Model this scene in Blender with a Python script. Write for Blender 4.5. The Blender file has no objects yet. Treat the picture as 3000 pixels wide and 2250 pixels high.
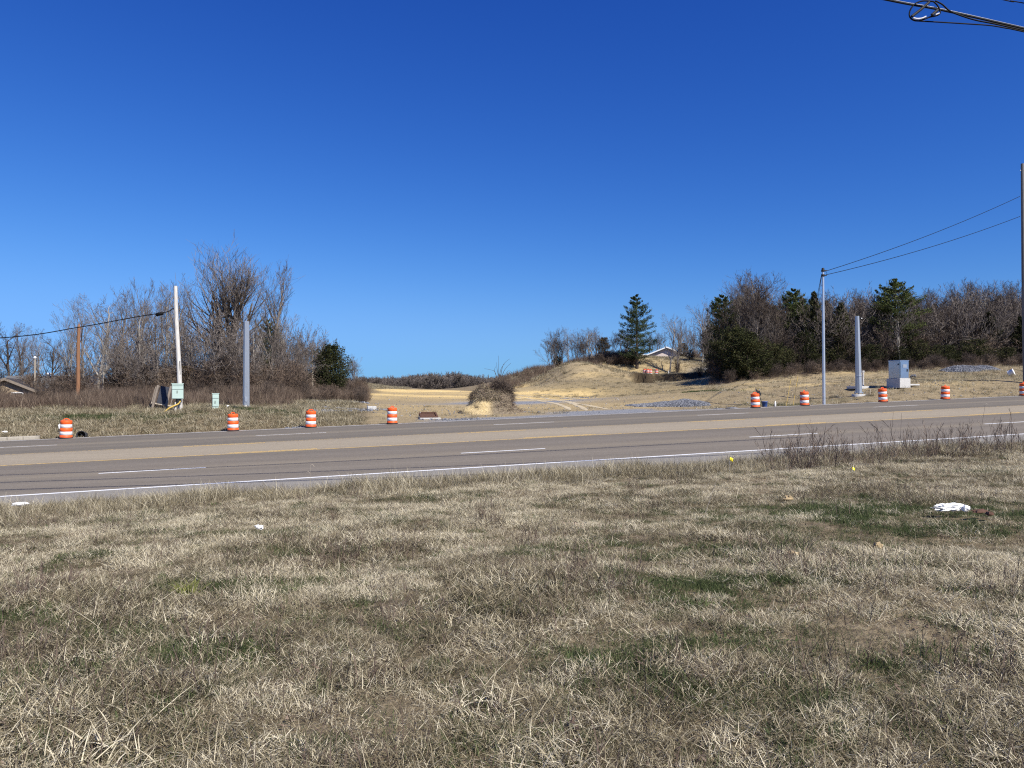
import bpy, math, random
import numpy as np
from mathutils import Vector, Matrix

S = bpy.context.scene
COL = S.collection
rng = np.random.default_rng(7)
random.seed(7)

# ------------------------------------------------------------------ camera
F = 2254.0            # focal length in pixels of the 3000 px wide photograph
HZ = 1143.0           # row of the horizon in the photograph
cd = bpy.data.cameras.new('camera')
cam = bpy.data.objects.new('camera', cd)
COL.objects.link(cam)
cd.sensor_width = 36.0
cd.lens = 36.0 * F / 3000.0
cd.clip_start = 0.05
cd.clip_end = 8000.0
cam.location = (0, 0, 0)
cam.rotation_euler = (math.radians(90.0) + math.atan((HZ - 1125.0) / F), 0, 0)
S.camera = cam

# ------------------------------------------------------------------ sky, sun, exposure
SUN_EL = math.radians(44.0)
SUN_H = Vector((0.70, -0.714))          # horizontal direction towards the sun
SUN_AZ = math.atan2(SUN_H.x, SUN_H.y)   # clockwise from +Y
world = bpy.data.worlds.new('World')
S.world = world
world.use_nodes = True
nt = world.node_tree
nt.nodes.clear()
sky = nt.nodes.new('ShaderNodeTexSky')
sky.sky_type = 'NISHITA'
sky.sun_disc = False
sky.sun_elevation = SUN_EL
sky.sun_rotation = SUN_AZ
sky.altitude = 300.0
sky.air_density = 1.0
sky.dust_density = 0.0
sky.ozone_density = 3.0
# the camera's own contrast and white balance, the same for every part of the sky
def _vm(op, vec):
    n = nt.nodes.new('ShaderNodeVectorMath'); n.operation = op; n.inputs[1].default_value = vec; return n
n_in = _vm('MULTIPLY', (0.21, 0.15, 0.115))
sep = nt.nodes.new('ShaderNodeSeparateXYZ'); com = nt.nodes.new('ShaderNodeCombineXYZ')
def _m(op, a, v):
    n = nt.nodes.new('ShaderNodeMath'); n.operation = op; nt.links.new(a, n.inputs[0])
    if isinstance(v, float): n.inputs[1].default_value = v
    else: nt.links.new(v, n.inputs[1])
    return n.outputs[0]
for i_, (p_, c_) in enumerate(((1.75, .97), (1.38, 1.02), (.90, 1.35))):
    x_ = sep.outputs[i_]                                   # soft highlight shoulder, then contrast
    x_ = _m('DIVIDE', x_, _m('POWER', _m('ADD', _m('POWER', _m('DIVIDE', x_, c_), 5.0), 1.0), .2))
    nt.links.new(_m('POWER', x_, p_), com.inputs[i_])
n_out = _vm('MULTIPLY', (2.1, 4.6, 8.9))
bg = nt.nodes.new('ShaderNodeBackground')
bg.inputs['Strength'].default_value = 0.085
wo = nt.nodes.new('ShaderNodeOutputWorld')
nt.links.new(sky.outputs[0], n_in.inputs[0])
nt.links.new(n_in.outputs[0], sep.inputs[0])
nt.links.new(com.outputs[0], n_out.inputs[0])
nt.links.new(n_out.outputs[0], bg.inputs[0])
nt.links.new(bg.outputs[0], wo.inputs[0])

sl = bpy.data.lights.new('sun', 'SUN')
sl.energy = 5.0
sl.angle = math.radians(0.53)
sl.color = (1.0, 0.955, 0.88)
so = bpy.data.objects.new('sun', sl)
COL.objects.link(so)
SUN_DIR = Vector((SUN_H.x * math.cos(SUN_EL), SUN_H.y * math.cos(SUN_EL), math.sin(SUN_EL))).normalized()
so.rotation_euler = SUN_DIR.to_track_quat('Z', 'Y').to_euler()
so.location = (60, -60, 80)

S.view_settings.view_transform = 'Standard'
S.view_settings.look = 'None'
S.view_settings.gamma = 1.0
S.view_settings.exposure = 0.42
S.view_settings.use_curve_mapping = False
S.cycles.use_denoising = False
S.cycles.filter_width = 1.15
S.cycles.max_bounces = 4
S.cycles.diffuse_bounces = 2
S.cycles.glossy_bounces = 2
S.cycles.transparent_max_bounces = 4

# ------------------------------------------------------------------ small helpers
def tag(o, label=None, cat=None, group=None, kind=None):
    if label: o['label'] = label
    if cat: o['category'] = cat
    if group: o['group'] = group
    if kind: o['kind'] = kind
    return o

def empty(name, loc, rz=0.0, rot=None):
    o = bpy.data.objects.new(name, None)
    o.empty_display_size = 0.3
    COL.objects.link(o)
    o.location = loc
    o.rotation_euler = rot if rot else (0, 0, rz)
    return o

def link(name, me, parent=None):
    o = bpy.data.objects.new(name, me)
    COL.objects.link(o)
    if parent: o.parent = parent
    return o

def copy_tree(o, parent=None):
    c = o.copy()
    COL.objects.link(c)
    c.parent = parent
    for ch in [k for k in ALLCH.get(o.name, [])]:
        copy_tree(ch, c)
    return c
ALLCH = {}

def np_mesh(name, verts, faces_flat, sizes, mat=None, smooth=False, attrs=None):
    """verts (N,3); faces_flat index array; sizes face sizes"""
    me = bpy.data.meshes.new(name)
    verts = np.asarray(verts, dtype=np.float32)
    faces_flat = np.asarray(faces_flat, dtype=np.int32)
    sizes = np.asarray(sizes, dtype=np.int32)
    me.vertices.add(len(verts))
    me.vertices.foreach_set('co', verts.ravel())
    me.loops.add(len(faces_flat))
    me.loops.foreach_set('vertex_index', faces_flat)
    me.polygons.add(len(sizes))
    starts = np.concatenate([[0], np.cumsum(sizes)[:-1]]).astype(np.int32)
    me.polygons.foreach_set('loop_start', starts)
    if smooth:
        me.polygons.foreach_set('use_smooth', np.ones(len(sizes), dtype=bool))
    if attrs:
        for k, a in attrs.items():
            a = np.asarray(a, dtype=np.float32)
            at = me.attributes.new(k, 'FLOAT', 'POINT')
            at.data.foreach_set('value', a)
    me.update(calc_edges=True)
    if mat: me.materials.append(mat)
    return me

class MB:
    """collects simple shapes and links them as one mesh object"""
    def __init__(self):
        self.v = []; self.f = []; self.sm = []
    def add(self, vs, fs, smooth=False):
        b = len(self.v)
        self.v += [tuple(p) for p in vs]
        self.f += [tuple(i + b for i in f) for f in fs]
        self.sm += [smooth] * len(fs)
    def box(self, c, s, rot=None, bevel=0.0):
        hx, hy, hz = s[0] / 2, s[1] / 2, s[2] / 2
        M = rot.to_3x3() if rot else Matrix.Identity(3)
        c = Vector(c)
        if bevel <= 0:
            vs = [c + M @ Vector((x * hx, y * hy, z * hz)) for z in (-1, 1) for y in (-1, 1) for x in (-1, 1)]
            fs = [(0, 2, 3, 1), (4, 5, 7, 6), (0, 1, 5, 4), (2, 6, 7, 3), (0, 4, 6, 2), (1, 3, 7, 5)]
            self.add(vs, fs)
        else:
            b = bevel
            ring = [(-hx + b, -hy), (hx - b, -hy), (hx, -hy + b), (hx, hy - b), (hx - b, hy), (-hx + b, hy), (-hx, hy - b), (-hx, -hy + b)]
            k = lambda p, q: (p[0] - math.copysign(q, p[0]), p[1] - math.copysign(q, p[1]))
            layers = [(-hz, b), (-hz + b, 0), (hz - b, 0), (hz, b)]
            vs = []
            for z, q in layers:
                for p in ring:
                    a = k(p, q * 0.9)
                    vs.append(c + M @ Vector((a[0], a[1], z)))
            fs = []
            for l in range(3):
                for i in range(8):
                    j = (i + 1) % 8
                    fs.append((l * 8 + i, l * 8 + j, l * 8 + 8 + j, l * 8 + 8 + i))
            fs.append(tuple(range(7, -1, -1)))
            fs.append(tuple(range(24, 32)))
            self.add(vs, fs)
    def lathe(self, prof, n=24, c=(0, 0, 0), cap_top=True, cap_bot=True, smooth=True, M=None):
        vs = []; fs = []
        c = Vector(c)
        for r, z in prof:
            for i in range(n):
                a = 2 * math.pi * (i + 0.5) / n
                p = Vector((r * math.cos(a), r * math.sin(a), z))
                if M: p = M @ p
                vs.append(c + p)
        m = len(prof)
        for l in range(m - 1):
            for i in range(n):
                j = (i + 1) % n
                fs.append((l * n + i, l * n + j, (l + 1) * n + j, (l + 1) * n + i))
        self.add(vs, fs, smooth)
        if cap_bot: self.add(vs[:n], [tuple(range(n - 1, -1, -1))])
        if cap_top: self.add(vs[-n:], [tuple(range(n))])
    def tube(self, pts, r, n=8, smooth=True):
        pts = [Vector(p) for p in pts]
        rs = r if isinstance(r, (list, tuple)) else [r] * len(pts)
        vs = []; fs = []
        up = Vector((0, 0, 1))
        for i, p in enumerate(pts):
            d = (pts[min(i + 1, len(pts) - 1)] - pts[max(i - 1, 0)]).normalized()
            ref = up if abs(d.dot(up)) < 0.95 else Vector((0, 1, 0))
            a = d.cross(ref).normalized(); b = d.cross(a).normalized()
            for k in range(n):
                t = 2 * math.pi * k / n
                vs.append(p + (a * math.cos(t) + b * math.sin(t)) * rs[i])
        for i in range(len(pts) - 1):
            for k in range(n):
                q = (k + 1) % n
                fs.append((i * n + k, i * n + q, (i + 1) * n + q, (i + 1) * n + k))
        self.add(vs, fs, smooth)
        self.add(vs[:n], [tuple(range(n))]); self.add(vs[-n:], [tuple(range(n - 1, -1, -1))])
    def mesh(self, name, mat):
        me = bpy.data.meshes.new(name)
        me.from_pydata(self.v, [], self.f)
        me.polygons.foreach_set('use_smooth', self.sm)
        if mat: me.materials.append(mat)
        me.update()
        return me
    def build(self, name, mat, parent=None):
        o = link(name, self.mesh(name, mat), parent)
        if parent: ALLCH.setdefault(parent.name, []).append(o)
        return o

def _hash(ix, iy, s):
    n = (ix * 374761393 + iy * 668265263 + s * 1442695041) & 0x7fffffff
    n = ((n ^ (n >> 13)) * 1274126177) & 0x7fffffff
    return ((n ^ (n >> 16)) & 0xffff) / 65535.0

def vnoise(x, y, s=0):
    x = np.asarray(x, float); y = np.asarray(y, float)
    ix = np.floor(x).astype(np.int64); iy = np.floor(y).astype(np.int64)
    fx = x - ix; fy = y - iy
    fx = fx * fx * (3 - 2 * fx); fy = fy * fy * (3 - 2 * fy)
    a = _hash(ix, iy, s); b = _hash(ix + 1, iy, s); c = _hash(ix, iy + 1, s); d = _hash(ix + 1, iy + 1, s)
    return (a * (1 - fx) + b * fx) * (1 - fy) + (c * (1 - fx) + d * fx) * fy

def fbm(x, y, s=0, o=4):
    t = 0; a = 0.5; n = 0
    for k in range(o):
        t = t + a * vnoise(x * 2 ** k + 17.3 * k, y * 2 ** k - 9.1 * k, s + k); n += a; a *= 0.5
    return t / n

def sstep(a, b, x):
    t = np.clip((np.asarray(x, float) - a) / (b - a), 0, 1)
    return t * t * (3 - 2 * t)

# ------------------------------------------------------------------ materials
def new_mat(name):
    m = bpy.data.materials.new(name)
    m.use_nodes = True
    n = m.node_tree.nodes; n.clear()
    out = n.new('ShaderNodeOutputMaterial'); b = n.new('ShaderNodeBsdfPrincipled')
    m.node_tree.links.new(b.outputs[0], out.inputs[0])
    return m, m.node_tree, b

def simple(name, col, rough=0.6, metal=0.0, var=0.12, scale=6.0, bump=0.0, spec=0.3, stretch=None):
    m, t, b = new_mat(name)
    L = t.links.new
    tc = t.nodes.new('ShaderNodeTexCoord')
    nz = t.nodes.new('ShaderNodeTexNoise'); nz.inputs['Scale'].default_value = scale
    nz.inputs['Detail'].default_value = 6; nz.inputs['Roughness'].default_value = 0.65
    if stretch:
        mp = t.nodes.new('ShaderNodeMapping'); mp.inputs['Scale'].default_value = stretch
        L(tc.outputs['Object'], mp.inputs[0]); L(mp.outputs[0], nz.inputs['Vector'])
    else:
        L(tc.outputs['Object'], nz.inputs['Vector'])
    r = t.nodes.new('ShaderNodeValToRGB')
    c = Vector(col)
    r.color_ramp.elements[0].position = 0.3; r.color_ramp.elements[1].position = 0.72
    r.color_ramp.elements[0].color = (*(c * (1 - var)), 1)
    r.color_ramp.elements[1].color = (*[min(1, q * (1 + var)) for q in c], 1)
    L(nz.outputs[0], r.inputs[0]); L(r.outputs[0], b.inputs['Base Color'])
    b.inputs['Roughness'].default_value = rough
    b.inputs['Metallic'].default_value = metal
    b.inputs['Specular IOR Level'].default_value = spec
    if bump > 0:
        bp = t.nodes.new('ShaderNodeBump'); bp.inputs['Strength'].default_value = bump; bp.inputs['Distance'].default_value = 0.02
        L(nz.outputs[0], bp.inputs['Height']); L(bp.outputs[0], b.inputs['Normal'])
    return m

def attr_mat(name, stops, rough=0.8, obj_rand=0.25, transl=0.0, spec=0.15):
    """leaf, twig and blade material: colour from the 'rnd' attribute and a little per-copy change"""
    m, t, b = new_mat(name)
    L = t.links.new
    at = t.nodes.new('ShaderNodeAttribute'); at.attribute_name = 'rnd'
    oi = t.nodes.new('ShaderNodeObjectInfo')
    mr = t.nodes.new('ShaderNodeMapRange')
    mr.inputs['To Min'].default_value = -obj_rand / 2; mr.inputs['To Max'].default_value = obj_rand / 2
    L(oi.outputs['Random'], mr.inputs['Value'])
    ad = t.nodes.new('ShaderNodeMath'); ad.operation = 'ADD'; ad.use_clamp = True
    L(at.outputs['Fac'], ad.inputs[0]); L(mr.outputs[0], ad.inputs[1])
    r = t.nodes.new('ShaderNodeValToRGB')
    els = r.color_ramp.elements
    els[0].position = stops[0][0]; els[0].color = (*stops[0][1], 1)
    els[1].position = stops[-1][0]; els[1].color = (*stops[-1][1], 1)
    for p, c in stops[1:-1]:
        e = els.new(p); e.color = (*c, 1)
    L(ad.outputs[0], r.inputs[0]); L(r.outputs[0], b.inputs['Base Color'])
    b.inputs['Roughness'].default_value = rough
    b.inputs['Specular IOR Level'].default_value = spec
    if transl > 0:
        tr = t.nodes.new('ShaderNodeBsdfTranslucent'); mx = t.nodes.new('ShaderNodeMixShader')
        mx.inputs[0].default_value = transl
        L(r.outputs[0], tr.inputs['Color'])
        L(b.outputs[0], mx.inputs[1]); L(tr.outputs[0], mx.inputs[2])
        out = [n for n in t.nodes if n.type == 'OUTPUT_MATERIAL'][0]
        L(mx.outputs[0], out.inputs[0])
    return m

M = {}
M['orange'] = simple('drum_orange', (0.80, 0.115, 0.022), 0.5, var=0.2, scale=4)
M['orange_far'] = simple('faded_orange', (0.72, 0.11, 0.05), 0.5, var=0.08)
M['reflective'] = simple('reflective_white', (0.70, 0.70, 0.71), 0.4, var=0.14, scale=7)
M['rubber'] = simple('black_rubber', (0.02, 0.02, 0.02), 0.7)
M['galv'] = simple('galvanised_steel', (0.40, 0.43, 0.46), 0.42, metal=0.55, var=0.12, scale=5, stretch=(6, 6, 1), spec=0.4)
M['galv_light'] = simple('bright_steel', (0.58, 0.61, 0.64), 0.35, metal=0.6, var=0.10, scale=3, spec=0.5)
M['alu'] = simple('aluminium_panel', (0.60, 0.61, 0.63), 0.22, metal=0.95, var=0.06, scale=2)
M['mint'] = simple('mint_green_paint', (0.46, 0.58, 0.51), 0.5, var=0.05, scale=3)
M['dark'] = simple('dark_metal', (0.025, 0.025, 0.027), 0.6)
M['cable'] = simple('black_cable', (0.005, 0.005, 0.006), 0.6, spec=0.15)
M['strand'] = simple('steel_strand', (0.45, 0.46, 0.47), 0.35, metal=0.7)
M['white_wood'] = simple('weathered_white_pole', (0.56, 0.53, 0.48), 0.85, var=0.30, scale=4, stretch=(5, 5, 0.8), bump=0.4)
M['brown_wood'] = simple('brown_treated_pole', (0.27, 0.135, 0.07), 0.85, var=0.3, scale=4, stretch=(6, 6, 0.6), bump=0.4)
M['grey_wood'] = simple('grey_timber', (0.23, 0.19, 0.15), 0.9, var=0.3, scale=5, stretch=(6, 6, 0.7))
M['pole_wood'] = simple('dark_utility_pole', (0.15, 0.145, 0.14), 0.85, var=0.3, scale=4, stretch=(6, 6, 0.5), bump=0.4)
M['pale_wood'] = simple('pale_pole_wood', (0.42, 0.36, 0.28), 0.85, var=0.2, stretch=(6, 6, 0.6))
M['kerb'] = simple('weathered_kerb', (0.40, 0.36, 0.29), 0.9, var=0.2, scale=5, bump=0.3)
M['concrete'] = simple('concrete', (0.52, 0.51, 0.48), 0.85, var=0.14, scale=7, bump=0.2)
M['yellow_pipe'] = simple('yellow_conduit', (0.62, 0.42, 0.09), 0.5)
M['panel_dark'] = simple('dark_panel', (0.045, 0.048, 0.06), 0.7, var=0.3, scale=4)
M['rust'] = simple('rusty_iron', (0.10, 0.052, 0.034), 0.85, var=0.4, scale=12, bump=0.3)
M['blue'] = simple('blue_plastic', (0.035, 0.075, 0.22), 0.4)
M['white'] = simple('white_plastic', (0.78, 0.78, 0.76), 0.5, var=0.06)
M['yellow_flag'] = simple('yellow_flag', (0.80, 0.66, 0.03), 0.5, var=0.1)
M['roof_grey'] = simple('grey_shingles', (0.13, 0.127, 0.124), 0.9, var=0.25, scale=5, bump=0.3)
M['roof_dark'] = simple('dark_roofing', (0.055, 0.05, 0.05), 0.9, var=0.3, scale=4)
M['wall_tan'] = simple('tan_siding', (0.36, 0.28, 0.19), 0.85, var=0.15, scale=1.5)
M['wall_grey'] = simple('grey_blue_siding', (0.27, 0.30, 0.32), 0.85, var=0.1, scale=2)
M['wall_pink'] = simple('pale_pink_siding', (0.62, 0.53, 0.48), 0.8, var=0.05, scale=2)
M['trim'] = simple('white_trim', (0.80, 0.80, 0.78), 0.6, var=0.04)
M['glass'] = simple('window_glass', (0.03, 0.035, 0.04), 0.1, spec=0.6)
M['gravel'] = simple('crushed_stone', (0.15, 0.155, 0.17), 0.9, var=0.55, scale=2.2, bump=0.6)
M['stone'] = attr_mat('limestone', [(0, (0.11, 0.115, 0.13)), (0.6, (0.19, 0.195, 0.21)), (1, (0.38, 0.38, 0.39))], 0.85, 0.8)
M['soil'] = simple('bare_soil', (0.36, 0.27, 0.15), 0.95, var=0.3, scale=3, bump=0.6)
M['bark'] = simple('grey_bark', (0.205, 0.175, 0.15), 0.95, var=0.35, scale=3, stretch=(3, 3, 0.8))
M['bark_dark'] = simple('dark_bark', (0.085, 0.066, 0.052), 0.95, var=0.35, scale=3, stretch=(3, 3, 0.8))
M['bark_pale'] = simple('pale_bark', (0.34, 0.31, 0.27), 0.95, var=0.25, scale=3, stretch=(3, 3, 0.8))
M['twig'] = attr_mat('grey_twigs', [(0, (0.080, 0.066, 0.056)), (0.5, (0.140, 0.116, 0.098)), (1, (0.23, 0.195, 0.168))], 0.9, 0.5)
M['twig_red'] = attr_mat('reddish_twigs', [(0, (0.050, 0.038, 0.030)), (0.5, (0.090, 0.068, 0.053)), (1, (0.155, 0.120, 0.095))], 0.9, 0.5)
M['brush'] = attr_mat('dry_brush', [(0, (0.075, 0.052, 0.038)), (0.5, (0.15, 0.108, 0.080)), (1, (0.30, 0.235, 0.17))], 0.95, 0.6)
M['cedar'] = attr_mat('cedar_foliage', [(0, (0.016, 0.020, 0.008)), (0.6, (0.046, 0.051, 0.018)), (1, (0.10, 0.098, 0.036))], 0.85, 0.35, 0.1)
M['cedar_brown'] = attr_mat('bronzed_cedar', [(0, (0.035, 0.028, 0.012)), (0.6, (0.085, 0.060, 0.028)), (1, (0.14, 0.10, 0.05))], 0.85, 0.3, 0.1)
M['pine_warm'] = attr_mat('yellowish_pine_needles', [(0, (0.030, 0.042, 0.013)), (0.6, (0.085, 0.105, 0.030)), (1, (0.15, 0.165, 0.06))], 0.8, 0.3, 0.15)  # needles of a warmer, more yellow-green colour
M['pine'] = attr_mat('pine_needles', [(0, (0.026, 0.042, 0.020)), (0.6, (0.060, 0.085, 0.038)), (1, (0.11, 0.13, 0.06))], 0.8, 0.3, 0.1)
M['straw'] = attr_mat('dry_grass_blades', [(0, (0.048, 0.040, 0.022)), (0.3, (0.15, 0.122, 0.070)), (0.6, (0.37, 0.315, 0.200)), (1, (0.76, 0.68, 0.49))], 0.75, 0.35, 0.2)
M['green'] = attr_mat('green_grass_blades', [(0, (0.033, 0.044, 0.017)), (0.6, (0.082, 0.108, 0.040)), (1, (0.17, 0.195, 0.08))], 0.7, 0.35, 0.25)
M['lime'] = attr_mat('yellow_green_leaves', [(0, (0.10, 0.12, 0.03)), (1, (0.30, 0.30, 0.09))], 0.7, 0.2, 0.2)
M['weed'] = attr_mat('reddish_weed_stems', [(0, (0.06, 0.042, 0.032)), (0.6, (0.145, 0.105, 0.082)), (1, (0.30, 0.24, 0.18))], 0.9, 0.5)

# ------------------------------------------------------------------ road plane and terrain heights
RA, RB, RC = -3.35, 0.024, 0.0364          # z = RA + RB x + RC y on the road
UX, UY = 0.9637, 0.2672                    # along the road
V0, V1 = 21.9, 44.3                        # near and far edge of the asphalt
ROAD_ROT = math.atan2(UY, UX)

def uv(x, y): return UX * x + UY * y, -UY * x + UX * y
def xy(u, v): return UX * u - UY * v, UY * u + UX * v
def _cu(u):
    a = np.abs(u)
    return np.sign(u) * np.where(a < 100, a, 100 + 60 * np.tanh((a - 100) / 60))
SU = RB * UX + RC * UY
SV = -RB * UY + RC * UX
def zroad(u, v): return RA + SU * _cu(np.asarray(u, float)) + SV * v
def road_pt(px, py, lift=0.0):
    dx = (px - 1500) / F; dz = (HZ - py) / F
    y = RA / (dz - RB * dx - RC)
    return Vector((dx * y, y, dz * y + lift))
def col_at_v(px, v):
    """world x, y where the ray column px crosses road offset v"""
    dx = (px - 1500) / F
    y = v / (-UY * dx + UX)
    return dx * y, y

CP = [  # px, py, depth: spot heights of the land beyond the road
 (0,1218,47),(150,1214,47.5),(300,1210,48),(420,1202,48),(525,1198,48),(631,1198,48),(721,1193,52),
 (0,1190,60),(300,1182,62),(600,1166,65),(800,1162,65),(721,1178,58),
 (0,1180,92),(300,1168,92),(600,1152,90),(850,1144,95),(1000,1138,105),(450,1160,92),
 (850,1216,47),(950,1202,52),(1050,1190,56),(1000,1170,70),(1060,1152,88),
 (1100,1214,50),(1300,1206,54),(1100,1182,65),(1300,1174,72),(1500,1174,72),(1100,1150,110),
 (1300,1143,140),(1450,1143,140),(1380,1150,105),(1600,1156,92),(1555,1145,125),(1750,1190,58),(1500,1205,54),
 (1050,1122,190),(1120,1131,190),(1190,1142,190),(900,1118,190),(1030,1165,320),(1300,1160,200),(1300,1180,340),(1450,1165,220),
 (1500,1107,200),(1560,1087,200),(1620,1083,200),(1720,1058,190),(1510,1142,155),(1600,1112,165),
 (1700,1156,92),(1850,1158,84),(2000,1152,78),(1622,1104,126),(1800,1120,106),(1700,1114,110),
 (1690,1066,127),(1760,1079,127),(1850,1094,128),(1760,1064,142),(1850,1068,142),(1900,1080,140),(1920,1098,130),(1990,1096,130),(2060,1093,128),
 (1870,1126,110),(1950,1124,110),(2050,1114,110),(1970,1140,92),
 (1800,1056,148),(1870,1060,142),(1950,1056,152),(2050,1055,165),(1935,1047,162),(1990,1047,162),(1940,1063,187),(1760,1043,165),(1850,1046,200),
 (1600,1105,260),(1750,1090,280),(2000,1070,300),(1500,1150,300),
 (2200,1160,60),(2200,1128,78),(2200,1092,98),(2100,1102,105),(2100,1180,58),
 (2400,1174,57),(2400,1112,80),(2400,1080,98),(2300,1168,60),
 (2505,1156,57.5),(2505,1112,75),(2640,1131,60),(2600,1078,95),(2580,1150,59),
 (2800,1136,61),(2800,1092,78),(2800,1070,95),(2950,1098,72),(3000,1066,95),(3000,1130,61),(2900,1112,66),
 (2300,1072,130),(2700,1060,130),(3000,1050,130),(2100,1075,140),
]
_pts = [((px - 1500) / F * Y, Y, (HZ - py) / F * Y) for px, py, Y in CP]
for u in np.arange(-160, 200, 9.0):
    x, y = xy(u, 44.6); _pts.append((x, y, float(zroad(u, 44.6)) - 0.03))
for x, y, z in [(-120, 60, -3), (-160, 110, -3), (-200, 200, -3), (-110, 330, -4), (-300, 350, -5), (0, 420, -6), (150, 420, -4), (250, 330, 4),
                (110, 90, 5), (150, 110, 6), (130, 160, 6), (190, 200, 7), (260, 180, 6), (-60, 160, 0.5), (-100, 160, -1)]:
    _pts.append((x, y, z))
_P = np.array(_pts)
_c2 = 7.0 ** 2
_A = np.sqrt(((_P[:, None, :2] - _P[None, :, :2]) ** 2).sum(-1) + _c2)
_n = len(_P)
_G = np.zeros((_n + 3, _n + 3)); _G[:_n, :_n] = _A + 0.02 * -np.eye(_n)
_G[:_n, _n] = 1; _G[:_n, _n + 1:] = _P[:, :2] / 100; _G[_n:, :_n] = _G[:_n, _n:].T
_W = np.linalg.solve(_G, np.concatenate([_P[:, 2], [0, 0, 0]]))

def far_z(x, y):
    x = np.asarray(x, float); y = np.asarray(y, float)
    sh = x.shape; x = x.ravel(); y = y.ravel()
    out = np.empty_like(x)
    for i in range(0, len(x), 20000):
        xs = x[i:i + 20000]; ys = y[i:i + 20000]
        d = np.sqrt((xs[:, None] - _P[None, :, 0]) ** 2 + (ys[:, None] - _P[None, :, 1]) ** 2 + _c2)
        out[i:i + 20000] = d @ _W[:_n] + _W[_n] + xs / 100 * _W[_n + 1] + ys / 100 * _W[_n + 2]
    r = np.hypot(x, y - 100)
    k = sstep(330, 560, r)
    out = np.clip(out, -14, 16) * (1 - k) + (-6.0) * k
    return out.reshape(sh)

def height(x, y):
    x = np.asarray(x, float); y = np.asarray(y, float)
    u, v = uv(x, y)
    # near side
    t = np.clip(v / 21.85, 0, 1) ** 1.1
    zn = (-1.62 + 0.006 * np.clip(u, -80, 80)) * (1 - t) + (zroad(u, 21.85) - 0.03) * t
    zn = zn + (fbm(x * 0.55, y * 0.55, 3, 3) - 0.5) * 0.22 * sstep(0, 1.5, 21.85 - v)
    # under the road
    zr = zroad(u, v) - 0.14
    # far side
    w = sstep(44.35, 46.2, v)
    zf = far_z(x, SCARP(x, y))
    rough = (fbm(x * 0.22, y * 0.22, 11, 4) - 0.5) * 0.55 * sstep(45.5, 52, v) * np.where(SMOOTH(x, y), 0.30 + 0.45 * sstep(76, 90, y), 1.0)
    zf = (zroad(u, 44.35) - 0.02) * (1 - w) + (zf + rough) * w
    z = np.where(v <= 21.86, zn, np.where(v < 44.34, zr, zf))
    return z

def SCARP(x, y):
    # the cut edge of the bench where the hill drums stand: a step instead of an even slope
    px = 1500 + F * x / np.maximum(y, 1)
    w = sstep(1842, 1862, px) * (1 - sstep(2040, 2100, px))
    rib = (fbm(x * 1.1, x * 0 + 5, 61, 3) - .5) * 4.2 + (fbm(x * .25, x * 0 + 2, 62, 2) - .5) * 4
    t = np.clip((y - 110) / 20, 0, 1)
    e = np.clip(.56 + rib / 20, .2, .8)
    hgt = np.where(px < 1915, 1.0, .62)
    lo = e * (1 - .72 * hgt); hi = .97
    k = np.where(t < e, lo * t / e, np.where(t < e + .05, lo + (hi - lo) * (t - e) / .05, hi + (1 - hi) * (t - e - .05) / (.95 - e)))
    return np.where((y > 110) & (y < 130), y * (1 - w) + (110 + 20 * k) * w, y)

def SMOOTH(x, y):
    # the graded field is smoother than the rough ground around it
    px = 1500 + F * x / np.maximum(y, 1)
    return (px > 1080) & (px < 2080) & (y < 150)

def hz(x, y): return float(height(np.array([x]), np.array([y]))[0])
def at(px, Y, dz=0.0):
    x = (px - 1500) / F * Y
    return Vector((x, Y, hz(x, Y) + dz))
def P3(px, py, Y):
    return Vector(((px - 1500) / F * Y, Y, (HZ - py) / F * Y))

# ------------------------------------------------------------------ ground sheet
def axis_u():
    a = [0.0]
    while a[-1] < 2500:
        s = 0.5 if a[-1] < 75 else 0.5 + (a[-1] - 75) * 0.05
        a.append(a[-1] + s)
    a = np.array(a)
    return np.concatenate([-a[:0:-1], a])
def axis_v():
    near = [-2500, -1200, -600, -300, -150, -80, -50, -30, -20, -14, -10, -7, -5, -3.5]
    near += list(np.arange(-2.5, 21.5, 0.4))
    mid = [21.6, 21.84, 22.3, 27, 33, 39, 43.9, 44.36, 44.6]
    far = [45.0]
    while far[-1] < 3000:
        v = far[-1]
        far.append(v + (0.55 if v < 150 else 0.55 + (v - 150) * 0.03))
    return np.array(near + mid + far)
gu, gv = axis_u(), axis_v()
GU, GV = np.meshgrid(gu, gv)
GX, GY = xy(GU, GV)
GZ = height(GX, GY)
nu, nv = len(gu), len(gv)
idx = np.arange(nu * nv).reshape(nv, nu)
quads = np.stack([idx[:-1, :-1], idx[:-1, 1:], idx[1:, 1:], idx[1:, :-1]], -1).reshape(-1, 4)

# land cover, painted by place
gx, gy, gz = GX.ravel(), GY.ravel(), GZ.ravel()
u_, v_ = uv(gx, gy)
PX = 1500 + F * gx / np.maximum(gy, 1.0)
far_side = v_ > 44.4
nse = fbm(gx * 0.12, gy * 0.12, 21, 4)
nsf = fbm(gx * 0.6, gy * 0.6, 31, 3)
nss = fbm(u_ * 0.09, v_ * 0.22, 41, 4)
def tri(a, b, c, d, t): return sstep(a, b, t) * (1 - sstep(c, d, t))
def gau(px, Y, wx, wy):
    cx = (px - 1500) / F * Y
    return np.exp(-(((gx - cx) / wx) ** 2 + ((gy - Y) / wy) ** 2))
field = far_side * tri(1050, 1110, 1900, 2150, PX + (nse - 0.5) * 160) * (1 - sstep(150, 165, gy))
bright = far_side * tri(1060, 1110, 1460, 1540, PX + (nse - 0.5) * 80) * sstep(72, 92, gy + (nse - 0.5) * 30) * (1 - sstep(158, 165, gy))
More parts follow.
